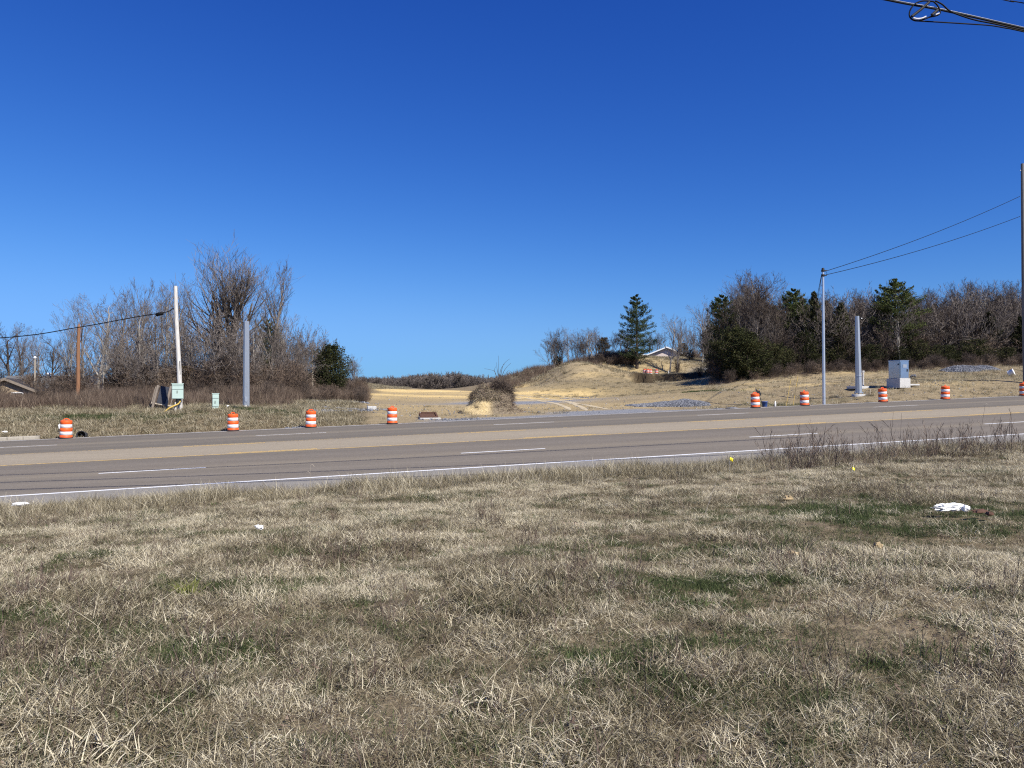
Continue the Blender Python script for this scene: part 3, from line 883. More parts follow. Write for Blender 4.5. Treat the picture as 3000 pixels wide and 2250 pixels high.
PROTO['cedar_d'] = (*conifer_meshes('cedar_d', 54, 4, 5.2, 'round', M['cedar'], M['bark_dark'], boughs=60, per=130, clear=.02, leaf=.11), 4)
PROTO['cedar_c'] = (*conifer_meshes('cedar_c', 53, 6, 4.6, 'round', M['cedar_brown'], M['bark_dark'], boughs=110, per=130, clear=.03, leaf=.115), 6)
PROTO['pine_a'] = (*conifer_meshes('pine_a', 61, 12, 7.4, 'pine', M['pine'], M['bark_dark'], boughs=120, per=230, clear=.13, leaf=.145), 12)
PROTO['pine_b'] = (*conifer_meshes('pine_b', 62, 10.5, 7.0, 'pine', M['pine_warm'], M['bark_dark'], boughs=130, per=250, clear=.3, leaf=.145), 10.5)
for k_, v_p in PROTO.items(): print(k_, len(v_p[0].polygons), len(v_p[1].polygons))

def plant(key, name, px, Y, top=None, H=None, label=None, cat='tree', group=None, wide=1.0, rz=None, sink=0.0):
    tm, cm, h0 = PROTO[key]
    p = at(px, Y)
    if H is None: H = (HZ - top) / F * Y - p.z
    s = H / h0
    o = empty(name, p - Vector((0, 0, sink)), random.uniform(0, 6.28) if rz is None else rz)
    o.scale = (s * wide, s * wide, s)
    tag(o, label, cat, group)
    link('trunk', tm, o); link('crown', cm, o)
    return o

# ------------------------------------------------------------------ scattering of uncountable things
_scatter_count = 0
def scatter(name, pts, rot, scl, pick, meshes, kind='stuff', label=None, cat=None):
    """one object: copies of a few small meshes stand on given points"""
    global _scatter_count
    _scatter_count += 1
    pc = bpy.data.collections.new(name + '_pieces')
    for i, m in enumerate(meshes):
        pc.objects.link(bpy.data.objects.new('%02d_%s' % (i, name), m))
    me = bpy.data.meshes.new(name)
    pts = np.asarray(pts, np.float32)
    me.vertices.add(len(pts)); me.vertices.foreach_set('co', pts.ravel())
    a = me.attributes.new('rot', 'FLOAT_VECTOR', 'POINT'); a.data.foreach_set('vector', np.asarray(rot, np.float32).ravel())
    a = me.attributes.new('scl', 'FLOAT', 'POINT'); a.data.foreach_set('value', np.asarray(scl, np.float32))
    a = me.attributes.new('pick', 'INT', 'POINT'); a.data.foreach_set('value', np.asarray(pick, np.int32))
    o = link(name, me)
    tag(o, label, cat, None, kind)
    g = bpy.data.node_groups.new(name + '_scatter', 'GeometryNodeTree')
    g.interface.new_socket('Geometry', in_out='INPUT', socket_type='NodeSocketGeometry')
    g.interface.new_socket('Geometry', in_out='OUTPUT', socket_type='NodeSocketGeometry')
    N = g.nodes.new; L = g.links.new
    gi = N('NodeGroupInput'); go = N('NodeGroupOutput')
    ip = N('GeometryNodeInstanceOnPoints')
    ci = N('GeometryNodeCollectionInfo'); ci.inputs['Collection'].default_value = pc
    ci.inputs['Separate Children'].default_value = True; ci.inputs['Reset Children'].default_value = True
    def na(nm, ty):
        x = N('GeometryNodeInputNamedAttribute'); x.data_type = ty; x.inputs['Name'].default_value = nm
        return [s for s in x.outputs if s.enabled and s.name == 'Attribute'][0]
    L(gi.outputs[0], ip.inputs['Points']); L(ci.outputs[0], ip.inputs['Instance'])
    ip.inputs['Pick Instance'].default_value = True
    L(na('pick', 'INT'), ip.inputs['Instance Index'])
    e2r = N('FunctionNodeEulerToRotation'); L(na('rot', 'FLOAT_VECTOR'), e2r.inputs[0]); L(e2r.outputs[0], ip.inputs['Rotation'])
    L(na('scl', 'FLOAT'), ip.inputs['Scale'])
    L(ip.outputs[0], go.inputs[0])
    md = o.modifiers.new('scatter', 'NODES'); md.node_group = g
    return o

def blades(name, seed, n, R, ln, lean, width, mat, segs=3, curl=.8, lay=0.0, base=(.5, .2), z0=-.02):
    """a tuft of curved tapering blades; lean = start angle from vertical, curl = extra bend to the tip"""
    r = np.random.default_rng(seed)
    az = r.uniform(0, 2 * math.pi, n); rad = R * np.sqrt(r.uniform(0, 1, n)); pa = r.uniform(0, 2 * math.pi, n)
    L = r.uniform(ln[0], ln[1], n); th = np.radians(r.uniform(lean[0], lean[1], n)); cu = r.uniform(.2, 1, n) * curl
    w = r.uniform(.6, 1.3, n) * width
    h = np.stack([np.cos(az), np.sin(az)], -1)
    side = np.stack([-np.sin(az), np.cos(az), np.zeros(n)], -1)
    tw = r.uniform(-1.2, 1.2, n)
    p = np.stack([rad * np.cos(pa), rad * np.sin(pa), z0 + lay * r.uniform(0, 1, n)], -1)
    rows = []
    for s in range(segs + 1):
        t = s / segs
        a = th + cu * t
        sd = side * np.cos(tw)[:, None] + np.stack([h[:, 0] * np.sin(tw), h[:, 1] * np.sin(tw), np.zeros(n)], -1)
        ww = (w * (1 - .85 * t ** 1.5))[:, None] * .5
        rows.append(np.stack([p - sd * ww, p + sd * ww], 1))
        st = (L / segs)[:, None]
        p = p + np.stack([h[:, 0] * np.sin(a), h[:, 1] * np.sin(a), np.cos(a)], -1) * st
        p[:, 2] = np.maximum(p[:, 2], z0 + .004)
    V = np.stack(rows, 1)                       # n, segs+1, 2, 3
    b = np.arange(n)[:, None] * (segs + 1) * 2
    q = []
    for s in range(segs):
        q.append(np.concatenate([b + 2 * s, b + 2 * s + 1, b + 2 * s + 3, b + 2 * s + 2], 1))
    q = np.stack(q, 1).reshape(-1, 4)
    rnd = np.clip(r.normal(base[0], base[1], n), 0, 1)
    return np_mesh(name, V.reshape(-1, 3), q.ravel(), np.full(len(q), 4), mat, False, {'rnd': np.repeat(rnd, (segs + 1) * 2)})

def mesh_join(name, parts, mats):
    """joins (verts, quads, rnd, material index) lists"""
    pass

# ------------------------------------------------------------------ woods, hedges, pines
GL = 'bare trees of the left wood'
GR = 'bare trees of the right wood'
GH = 'bare trees on the hill crest'
ORD = ['leftmost', 'second', 'third', 'fourth', 'fifth', 'sixth', 'seventh', 'eighth', 'ninth']
LL = 'bare grey tree in the tangled wood on the left, behind the green cabinets'
LR = 'bare brown tree in the dense wood on the right, behind the steel pole'
# left wood, the ones that stand out
plant('big', 'bare_tree', 664, 76, 676, label='tallest bare tree with vase-shaped crown, behind the left steel pole stub', rz=2.4, wide=1.15)
plant('bare_b', 'bare_tree', 790, 80, 762, label='tall bare tree with upswept right-hand limbs, just right of the tallest tree', rz=2.0)
plant('bare_d', 'bare_tree', 958, 104, 978, label='rounded bare grey tree behind the olive cedar at the right end of the left wood', wide=1.1)
plant('cedar_b', 'cedar_tree', 968, 80, 1016, label='olive green rounded cedar near the right end of the left wood', wide=.95)
plant('bare_e', 'bare_tree', 1040, 100, 1034, label='small reddish bare tree at the right end of the left wood, beside the field', wide=1.1)
plant('pine_b', 'pine_tree', 786, 86, 940, label='dark pine partly hidden by bare trees right of the left pole stub', wide=.8)
plant('cedar_c', 'cedar_tree', 548, 74, 1075, label='bronzed brown cedar bush right behind the white wooden pole', wide=1.1)
plant('bare_c', 'bare_tree', 400, 74, 850, label='slim pale-barked bare tree left of the leaning signboard frame')
plant('bare_f', 'bare_tree', 30, 96, 938, label='bare spreading tree behind the left houses, at the left edge of the picture', wide=1.2)
plant('bare_f', 'bare_tree', 148, 92, 962, label='bare forked tree between the far left houses and the brown pole', wide=1.1)
Lspots = [(-40, 98, 940), (70, 110, 950), (110, 104, 965), (185, 92, 985), (212, 84, 900), (250, 80, 868), (282, 88, 858), (345, 92, 838), 
          (425, 84, 812), (478, 82, 800), (505, 88, 830), (560, 84, 930), (590, 92, 948), (620, 84, 965), (712, 90, 950), (750, 82, 905), (828, 88, 885), (860, 84, 972),
          (885, 92, 985), (905, 86, 1000), (930, 98, 1005), (845, 98, 960), (700, 84, 960), (640, 96, 968), (530, 96, 880), (300, 72, 900), (470, 72, 880), (750, 74, 930), (810, 76, 985)]
kk = ['bare_a', 'bare_b', 'bare_c', 'bare_b', 'bare_c', 'bare_a', 'bare_g']
for i, (px, Y, top) in enumerate(Lspots):
    plant(kk[i % 7], 'bare_tree', px, Y, top + random.uniform(-6, 6), label=LL, group=GL, wide=random.uniform(.75, 1.0))
# right wood
plant('bare_a', 'bare_tree', 2212, 100, 785, label='tallest bare tree of the right wood, left of the steel pole', wide=1.15, rz=.6)
plant('bare_d', 'bare_tree', 2265, 97, 792, label='many-stemmed bare tree beside the tallest tree of the right wood', wide=1.15)
plant('pine_b', 'pine_tree', 2112, 103, 868, label='dark pine at the left end of the right wood, thin at the foot', wide=.95)
plant('pine_b', 'pine_tree', 2322, 101, 850, label='yellowish green pine crown showing above the bare trees left of the steel pole', wide=1.0, rz=2.0)
plant('cedar_a', 'cedar_tree', 2385, 97, 858, label='narrow dark cedar whose spire stands just left of the steel pole', wide=.85)
plant('cedar_a', 'cedar_tree', 2464, 95, 890, label='dark green cone-shaped cedar between the steel pole and the octagonal pole', wide=1.15)
plant('pine_b', 'pine_tree', 2622, 96.5, 822, label='bright green full-crowned pine rising behind the metal cabinet', wide=1.3, rz=.4)
for i, (px, Y, top) in enumerate([(2170, 112, 880), (2215, 114, 870), (2270, 112, 905), (2350, 112, 880), (2420, 112, 880), (2525, 112, 885), (2570, 110, 880), (2680, 112, 885), (2740, 112, 890), (2800, 112, 890), (2860, 112, 895), (2930, 112, 880), (2975, 110, 890), (3030, 112, 890)]):
    plant('cedar_a', 'cedar_tree', px, Y, top + random.uniform(-12, 12), label='dark cedar deep among the bare trees of the right wood', group='dark cedars deep in the right wood', wide=random.uniform(1.0, 1.5))
plant('bare_g', 'bare_tree', 2636, 93, 905, label='pale-barked forking bare tree in front of the green pine', rz=2.2, wide=1.0)
plant('bare_d', 'bare_tree', 2842, 97, 868, label='reddish bare tree in the right wood, above the grey gravel heap', wide=1.2)
plant('cedar_a', 'cedar_tree', 2900, 96, 915, label='dark cedar in the right wood close to the right edge of the picture', wide=1.3)
plant('cedar_b', 'cedar_tree', 2155, 92, 965, label='large low olive cedar at the left foot of the right wood', wide=.85)
plant('cedar_a', 'cedar_tree', 2990, 94, 930, label='dark cedar cut by the right edge of the picture', wide=1.2)
Rspots = [(2140, 104, 830), (2165, 110, 808), (2190, 104, 820), (2240, 106, 800), (2290, 102, 850), (2310, 108, 858), (2345, 104, 872), (2370, 112, 870), (2415, 106, 850), (2440, 112, 852),
          (2485, 108, 850), (2505, 102, 838), (2530, 110, 852), (2555, 104, 862), (2580, 112, 858), (2665, 104, 848), (2690, 110, 842), (2712, 102, 832), (2735, 108, 840), (2760, 103, 838),
          (2790, 110, 828), (2815, 104, 826), (2835, 112, 806), (2862, 105, 815), (2885, 111, 822), (2908, 104, 830), (2930, 109, 818), (2955, 104, 820), (2980, 110, 818), (3010, 104, 825), (3040, 110, 820),
          (2520, 97, 930), (2690, 97, 925), (2785, 97, 940), (2230, 95, 900), (2130, 100, 880), (3080, 106, 830),
          (2155, 116, 815), (2205, 118, 800), (2255, 116, 815), (2300, 120, 850), (2360, 118, 868), (2405, 118, 858), (2470, 118, 850), (2520, 120, 845), (2600, 120, 850), (2660, 118, 845), (2700, 120, 838), (2750, 118, 836), (2800, 120, 828), (2850, 118, 815), (2895, 120, 822), (2945, 118, 820), (2995, 120, 820), (3030, 118, 822),
          (2180, 99, 870), (2275, 99, 880), (2340, 100, 900), (2385, 100, 920), (2450, 102, 900), (2540, 99, 905), (2720, 99, 890), (2765, 100, 880), (2830, 99, 900), (2910, 99, 890), (2965, 99, 880)]
kk = ['bare_f', 'bare_d', 'bare_a', 'bare_f', 'bare_e', 'bare_b', 'bare_d', 'bare_g']
for i, (px, Y, top) in enumerate(Rspots):
    plant(kk[i % 8], 'bare_tree', px, Y, top + random.uniform(-8, 8), label=LR, group=GR, wide=random.uniform(.85, 1.2))
lowc = [(2110, 95, 1010, 0), (2188, 90.5, 985, 1), (2238, 91, 1040, 0), (2282, 92.5, 1012, 0), (2318, 94, 1035, 0), (2352, 95, 985, 1), (2398, 93, 1042, 0), (2440, 94.5, 1010, 0), (2500, 94, 1040, 0), (2548, 93, 1018, 0), (2588, 95, 1045, 0),
        (2630, 93, 1022, 0), (2676, 93.5, 1005, 0), (2722, 94, 1038, 0), (2768, 93, 1020, 0), (2812, 94, 1045, 0), (2858, 93, 1000, 0), (2905, 93.5, 1030, 0), (2950, 92.5, 1012, 0), (3005, 93, 1022, 0)]
for i, (px, Y, top, k) in enumerate(lowc):
    plant('cedar_b' if k else 'cedar_d', 'cedar_bush', px, Y + random.uniform(-.6, .6), top + random.uniform(-8, 8), label='low dark olive cedar bush at the foot of the right wood', cat='bush', group='cedar bushes along the right wood', wide=random.uniform(.9, 1.35))
# hill crest
plant('pine_a', 'pine_tree', 1866, 140, 866, label='lone tall pine with uneven crown standing on the hill left of the house', wide=1.25, rz=.3)
plant('bare_g', 'bare_tree', 1962, 138, 914, label='bare tree in front of the pink house, left one of the pair', wide=.8, rz=.5)
plant('bare_b', 'bare_tree', 1983, 137, 928, label='bare tree in front of the pink house, right one of the pair', wide=1.0, rz=1.9)
plant('bare_c', 'bare_tree', 2058, 150, 868, label='slim dark-stemmed bare tree right of the pink house', wide=1.1, rz=.8)
plant('cedar_c', 'cedar_tree', 1771, 150, 990, label='brown rounded cedar among bare trees on the hill, left of the lone pine', wide=.95)
plant('cedar_c', 'cedar_tree', 2003, 170, 1006, label='brown cedar bush right behind the pink house', cat='tree', wide=1.0)
plant('cedar_b', 'cedar_bush', 1634, 152, 1046, label='small dark evergreen bush under the leftmost bare trees of the hill crest', cat='bush', wide=.8)
plant('bare_d', 'bare_tree', 1712, 150, 972, label='reddish bare tree in the middle of the hill crest group', wide=1.0)
plant('cedar_b', 'cedar_tree', 2085, 152, 960, label='dark evergreen standing right of the driveway on the hill', wide=.9)
for i, (px, Y, top) in enumerate([(1622, 150, 958), (1648, 152, 952), (1668, 150, 956), (1690, 153, 962), (1730, 152, 958), (1750, 160, 964), (1795, 165, 966), (1815, 168, 962), (1835, 165, 966), (1735, 165, 955), (1925, 195, 965), (1905, 200, 972), (2020, 185, 962), (2040, 190, 955), (1990, 200, 958)]):
    plant(['bare_e', 'bare_d', 'bare_a', 'bare_e', 'bare_g'][i % 5], 'bare_tree', px, Y, top, label=('%s bare tree from the left in the row along the hill crest' % ORD[i] if i < 9 else 'thin bare tree far behind the pine and the pink house'), group=GH if i < 9 else 'thin bare trees behind the pink house', wide=random.uniform(.9, 1.2))
plant('shrub', 'bare_shrub', 1985, 137, 1046, label='dark scrubby bush round the feet of the paired bare trees', cat='bush', wide=.8)
plant('shrub_b', 'bare_shrub', 2045, 122, 1068, label='brown tangled bush right of the gravel driveway', cat='bush', wide=1.5)
plant('shrub_b', 'bare_shrub', 2080, 118, 1070, label='wider brown bush right of the driveway, nearest to the right wood', cat='bush', wide=1.6)

# thickets and far wood
def scat_spots(n, pxr, Yr, seed, keep=None):
    r = np.random.default_rng(seed)
    px = r.uniform(*pxr, n); Y = r.uniform(*Yr, n)
    x = (px - 1500) / F * Y
    z = height(x, Y)
    return r, np.stack([x, Y, z], -1)
proto_bare('far_s', 44, 3.0, M['bark_dark'], M['twig_red'], .035, trunk_frac=.9, spread=(22, 50), up=.02, levels=2, kids=(2, 1.6, 1), r_base=.05, first=.2, multi=9)
proto_bare('far_s2', 45, 2.4, M['bark_dark'], M['twig'], .035, trunk_frac=.9, spread=(22, 50), up=.02, levels=2, kids=(2, 1.6, 1), r_base=.05, first=.2, multi=9)
FAR_S, FAR_S2 = PROTO['far_s'][1], PROTO['far_s2'][1]
shr = [PROTO['shrub'], PROTO['shrub_b'], PROTO['sapling']]
def merged(name, key, twig=None):
    tm, cm, h = PROTO[key]
    return cm
r, p1 = scat_spots(560, (-160, 960), (66, 104), 101)
px1 = 1500 + F * p1[:, 0] / p1[:, 1]; p1 = p1[(px1 > 330) | (p1[:, 1] > 97) | (r.uniform(0, 1, len(p1)) < .16)]; px1 = 1500 + F * p1[:, 0] / p1[:, 1]; p1 = p1[(px1 < 880) | (p1[:, 1] > 86)]
r, p2 = scat_spots(700, (2085, 3100), (93.5, 120), 102)
r, p3 = scat_spots(150, (-160, 1080), (60, 70), 103)
px3 = 1500 + F * p3[:, 0] / p3[:, 1]; p3 = p3[(px3 > 300) | (p3[:, 1] < 63)]
r, p4 = scat_spots(40, (985, 1075), (80, 104), 104)
r, p5 = scat_spots(140, (2120, 3100), (88, 93), 105)
r, p6 = scat_spots(70, (1640, 1860), (147, 158), 106)
r, p7 = scat_spots(60, (1850, 2110), (150, 200), 107)
px7 = 1500 + F * p7[:, 0] / p7[:, 1]; p7 = p7[(px7 < 1868) | (px7 > 2015)]
def pack(ps):
    P = np.concatenate(ps); n = len(P)
    rot = np.zeros((n, 3)); rot[:, 2] = r.uniform(0, 6.28, n)
    return P, rot, n
P, rot, n = pack([p1, p2, p7]); 
scatter('thicket', P, rot, r.uniform(.7, 1.5, n) * np.where((P[:, 0] > 20) & (P[:, 1] < 122), 1.25, 1), r.integers(0, 3, n), [m for k in ('shrub', 'shrub_b', 'sapling') for m in (PROTO[k][1],)], label='tangled leafless undergrowth filling the woods', cat='undergrowth')
P, rot, n = pack([p3, p4, p5, p6])
scatter('low_brush', P, rot, r.uniform(.28, .62, n), r.integers(0, 2, n), [PROTO['shrub'][1], PROTO['shrub_b'][1]], label='low brown brush along the wood edges', cat='undergrowth')

# dark brush mass on the hill left of the pine
r = np.random.default_rng(110)
px = r.uniform(1752, 1858, 90); Y = r.uniform(140.5, 147, 90); x = (px - 1500) / F * Y
rot = np.zeros((90, 3)); rot[:, 2] = r.uniform(0, 6.28, 90)
scatter('brush_pile', np.stack([x, Y, height(x, Y)], -1), rot, r.uniform(.5, .85, 90), r.integers(0, 2, 90), [PROTO['shrub'][1], PROTO['shrub_b'][1]], label='dark tangle of brush on the hill left of the lone pine', cat='undergrowth')

# far wood across the end of the field
r = np.random.default_rng(120)
n = 760
px = r.uniform(1000, 1590, n); Y = r.uniform(316, 385, n); x = (px - 1500) / F * Y
z = height(x, Y)
prof = 1112 - 12 * sstep(1130, 1260, px) + 9 * sstep(1330, 1420, px) - 6 * sstep(1430, 1480, px)
topz = (HZ - (prof + r.normal(0, 6, n))) / F * Y
H = np.maximum(topz - z, 4)
pick = r.choice(6, n, p=[.24, .24, .14, .09, .17, .12])
pick = np.where((pick == 3) & (px > 1265) & (r.uniform(0, 1, n) < .7), 1, pick)
h0 = np.array([13, 12, 9, 7, 3, 2.4]); hh = np.where(pick == 3, H * .72, np.where(pick > 3, H * .5, H))
rot = np.zeros((n, 3)); rot[:, 2] = r.uniform(0, 6.28, n)
far_meshes = [PROTO[k][1] for k in ('far_a', 'far_d', 'far_c', 'cedar_a')] + [FAR_S, FAR_S2]
scatter('far_wood', np.stack([x, Y, z], -1), rot, hh / h0[pick], pick, far_meshes, label='grey leafless wood across the far end of the field', cat='wood')

# ------------------------------------------------------------------ traffic drums
def drum(px, v=None, Y=None, label='', group='orange traffic drums along the far road edge', far=False, tilt=0.0, rz=0.0):
    if Y is None:
        x, y = col_at_v(px, v); z = float(zroad(*uv(x, y)))
    else:
        p = at(px, Y); x, y, z = p
    o = empty('traffic_drum', (x, y, z + .004), rot=(random.gauss(0, .016), tilt + random.gauss(0, .016), rz))
    tag(o, label, 'traffic drum', group)
    om = M['orange_far'] if far else M['orange']
    if 'drum' not in PROTO:
        b = MB()
        b.lathe([(.292, .0), (.292, .155), (.286, .160), (.279, .165), (.279, .350), (.284, .355), (.284, .525), (.274, .53), (.268, .54), (.268, .715), (.273, .72), (.273, .87), (.262, .90), (.215, .915), (.10, .918)], 28)
        PROTO['drum'] = b.mesh('drum_body', None)
        for i, (r0, z0, r1, z1) in enumerate([(.2835, .168, .2825, .348), (.2725, .542, .2715, .713)]):
            b = MB(); b.lathe([(r0 - .004, z0), (r0, z0 + .002), (r1, z1 - .002), (r1 - .004, z1)], 28, cap_top=False, cap_bot=False)
            PROTO['band%d' % i] = b.mesh('drum_band', M['reflective'])
        b = MB()
        pts = [(.09 * math.cos(a) * 1.6, 0, .905 + .095 * math.sin(a)) for a in np.linspace(0, math.pi, 9)]
        b.tube(pts, .022, 8)
        PROTO['handle'] = b.mesh('drum_handle', None)
        b = MB(); b.lathe([(.33, 0), (.33, .03), (.30, .055), (.294, .055)], 28, cap_top=False)
        PROTO['base'] = b.mesh('drum_base', M['rubber'])
    def part(nm, me):
        c = link(nm, me, o)
        if not me.materials: me.materials.append(None)
        if me.materials[0] is None:
            c.material_slots[0].link = 'OBJECT'; c.material_slots[0].material = om
    part('body', PROTO['drum']); part('reflective_band', PROTO['band0']); part('reflective_band', PROTO['band1'])
    part('handle', PROTO['handle']); part('base_ring', PROTO['base'])
    return o
VD = 44.08
drum(194, VD, label='orange drum farthest left, beside the end of the concrete kerb', rz=.3, tilt=math.radians(2.0))
drum(683, VD, label='orange drum just left of and in front of the left steel pole stub', rz=1.2)
drum(911, VD, label='orange drum beside a small heap of grey stones', rz=.5)
drum(1149, VD, label='orange drum left of the rusty drain grate', rz=1.0)
drum(2213, VD, label='orange drum with a dark tool leaning on it, beside a blue bucket', rz=.2, tilt=math.radians(-1.5))
drum(2357, VD, label='orange drum just left of the slim steel pole', rz=.9, tilt=math.radians(-2.0))
drum(2587, VD, label='orange drum between the octagonal pole and the metal cabinet', rz=.4, tilt=math.radians(-3.0))
drum(2769, VD, label='orange drum standing alone right of the metal cabinet', rz=.7, tilt=math.radians(-3.0))
drum(3000, VD, label='orange drum cut off by the right edge of the picture', rz=.6, tilt=math.radians(-2.0))
GD = 'faded drums up on the hill by the gravel driveway'
drum(1889, Y=128.6, label='faded drum up on the hill, leftmost of the three huddled together', group=GD, far=True)
drum(1897.5, Y=128.2, label='faded drum up on the hill, middle of the three huddled together', group=GD, far=True, rz=.5)
drum(1905.5, Y=128.8, label='faded drum up on the hill, rightmost of the three huddled together', group=GD, far=True, rz=.8)
drum(1923, Y=127.6, label='faded drum up on the hill, standing apart right of the other three', group=GD, far=True, rz=1.1)

# ------------------------------------------------------------------ left side: poles, cabinets, boards
def octagon(name, base, H, rb, rt, mat, parent, n=8):
    b = MB()
    b.lathe([(rb, 0), (rt, H)], n, smooth=False)
    return b.build(name, mat, parent)
p = at(721.5, 52)
o = empty('steel_pole_stub', p, 0.2)
tag(o, 'thick galvanized eight-sided steel pole stub on the left bank, cut flat at the top', 'pole')
Hs = (HZ - 945) / F * 52 - p.z
octagon('shaft', p, Hs + .1, .235, .19, M['galv'], o).location.z = -.05
b = MB(); b.lathe([(.36, -.06), (.36, .05), (.35, .06)], 8, smooth=False); b.build('base_plate', M['galv'], o)
b = MB(); b.lathe([(.193, Hs + .04), (.193, Hs + .075), (.05, Hs + .09)], 8, smooth=False); b.build('cap', M['galv_light'], o)
b = MB(); b.box((.02, -.245, .14), (.1, .03, .16)); b.build('ground_tag', M['white'], o)
b = MB(); b.box((.02, -.225, .62), (.16, .05, .34), bevel=.015); b.build('hand_hole_cover', M['galv_light'], o)
for k in range(6):
    a = k * math.pi / 3 + .3
    b = MB(); b.tube([(.30 * math.cos(a), .30 * math.sin(a), .02), (.30 * math.cos(a), .30 * math.sin(a), .15)], .03, 6); b.build('anchor_bolt', M['galv'], o)

Yp = 48.4
p = at(528, Yp); tp = P3(513.5, 838, Yp + .35)
o = empty('wooden_pole', p)
tag(o, 'weathered white wooden service pole leaning left, rising behind the pole-mounted green box', 'pole')
b = MB(); d = tp - p
pts = [d * t + Vector((.03 * math.sin(t * 6), 0, 0)) for t in np.linspace(-.05, 1, 9)]
b.tube(pts, [.155 - .04 * i / 8 for i in range(9)], 12); b.build('shaft', M['white_wood'], o)
b = MB(); q = d * .33; b.tube([q + Vector((.14, -.1, -.6)), q + Vector((.12, -.1, .5))], .022, 6); b.build('conduit', M['dark'], o)
pole_top_att = p + d * ((908 - 1197) / (838 - 1197) * 1.0)

def cabinet(name, px, Y, zb, w, dp, h, rz, mat, label, seams, onpole=False):
    x = (px - 1500) / F * Y
    o = empty(name, (x, Y, zb), rz); tag(o, label, 'utility cabinet')
    b = MB(); b.box((0, 0, h / 2), (w, dp, h), bevel=.015); b.build('body', mat, o)
    b = MB(); b.box((0, -.0, h + .012), (w + .05, dp + .05, .045), bevel=.012); b.build('lid', mat, o)
    b = MB(); b.box((0, -dp / 2 - .012, h * .46), (w * .93, .022, h * .82), bevel=.006); b.build('door', mat, o)
    for s in seams:
        b = MB(); b.box((0, -dp / 2 - .026, h * s), (w * .985, .012, .016)); b.build('seam', M['dark'], o)
    b = MB(); b.box((-.02, -dp / 2 - .04, h * .48), (.03, .04, .16)); b.build('handle', M['dark'], o)
    return o
zb = (HZ - 1169) / F * 47.9
o = cabinet('utility_cabinet', 520.5, 47.9, zb, .66, .36, .94, math.radians(22), M['mint'], 'mint green metal box mounted on posts before the white wooden pole', [.64, .88])
g0 = at(520.5, 47.9).z
b = MB(); b.tube([(.05, .05, .05), (.04, .05, -.35)], .17, 8); b.build('cable_boot', M['dark'], o)
for sx in (-.12, .16):
    b = MB(); b.tube([(sx, .02, -.2), (sx, .02, g0 - zb - .2)], .062, 8); b.build('post', M['white_wood'], o)
b = MB()
b.tube([(.16, -.05, -.12), (.05, -.1, -.3), (-.2, -.16, -.42), (-.48, -.2, -.56), (-.72, -.22, g0 - zb - .05)], .045, 8); b.build('conduit', M['yellow_pipe'], o)
p = at(632, 48.2)
cabinet('utility_pedestal', 632, 48.2, p.z - .06, .38, .3, 1.0, math.radians(18), M['mint'], 'small pale mint green pedestal cabinet standing on the ground between pole and steel stub', [.22, .72])

# leaning frame of an old signboard
p = at(468, 50)
o = empty('signboard_frame', p, math.radians(8)); tag(o, 'old leaning timber sign frame with a dark panel, left of the mint green box', 'sign')
R_ = Matrix.Rotation(math.radians(10), 4, 'Y') @ Matrix.Rotation(math.radians(-12), 4, 'X')
def plank(nm, c, s, m, rr=R_):
    b = MB(); b.box(rr @ Vector(c), s, rr); b.build(nm, m, o)
plank('dark_panel', (.0, .06, 1.0), (.62, .03, 1.15), M['panel_dark'])
plank('post', (-.46, 0, .72), (.13, .11, 1.72), M['grey_wood'])
plank('post', (.34, -.02, .78), (.13, .11, 1.75), M['grey_wood'])
plank('brace', (.56, .12, 1.0), (.06, .06, 1.25), M['grey_wood'])
plank('side_board', (-.60, .1, .92), (.10, .03, 1.1), M['grey_wood'])
plank('bottom_rail', (.0, .1, .38), (1.28, .05, .09), M['pale_wood'])
plank('top_rail', (.06, .1, 1.5), (1.0, .04, .07), M['grey_wood'])

p = at(228, 64); tz = (HZ - 957) / F * 64
o = empty('wooden_pole', p); tag(o, 'reddish brown wooden pole with broken pointed top, left of the wood', 'pole')
b = MB(); hh = tz - p.z
b.tube([(-.02, 0, -.3), (.03, 0, hh * .3), (.02, 0, hh * .7), (.08, 0, hh)], [.17, .155, .14, .125], 12); b.build('shaft', M['brown_wood'], o)
b = MB(); b.lathe([(.12, hh - .02), (.07, hh + .12), (.01, hh + .3)], 8, c=(.08, 0, 0)); b.build('splintered_top', M['brown_wood'], o)
p = at(102, 84); tz = (HZ - 1052) / F * 84
o = empty('lamp_post', p); tag(o, 'thin pale post with a small bulb-shaped top, among trees on the far left', 'post')
b = MB(); b.tube([(0, 0, 0), (0, 0, tz - p.z)], [.09, .07], 8); b.build('shaft', M['pale_wood'], o)
b = MB(); b.lathe([(.03, 0), (.14, .05), (.16, .2), (.05, .32)], 10, c=(0, 0, tz - p.z)); b.build('head', M['white'], o)
p = at(916, 88); tz = (HZ - 1018) / F * 88
o = empty('wooden_pole', p); tag(o, 'thin tan wooden pole in front of the olive cedar', 'pole')
b = MB(); b.tube([(0, 0, -.2), (-.05, 0, tz - p.z)], [.13, .09], 10); b.build('shaft', M['pale_wood'], o)

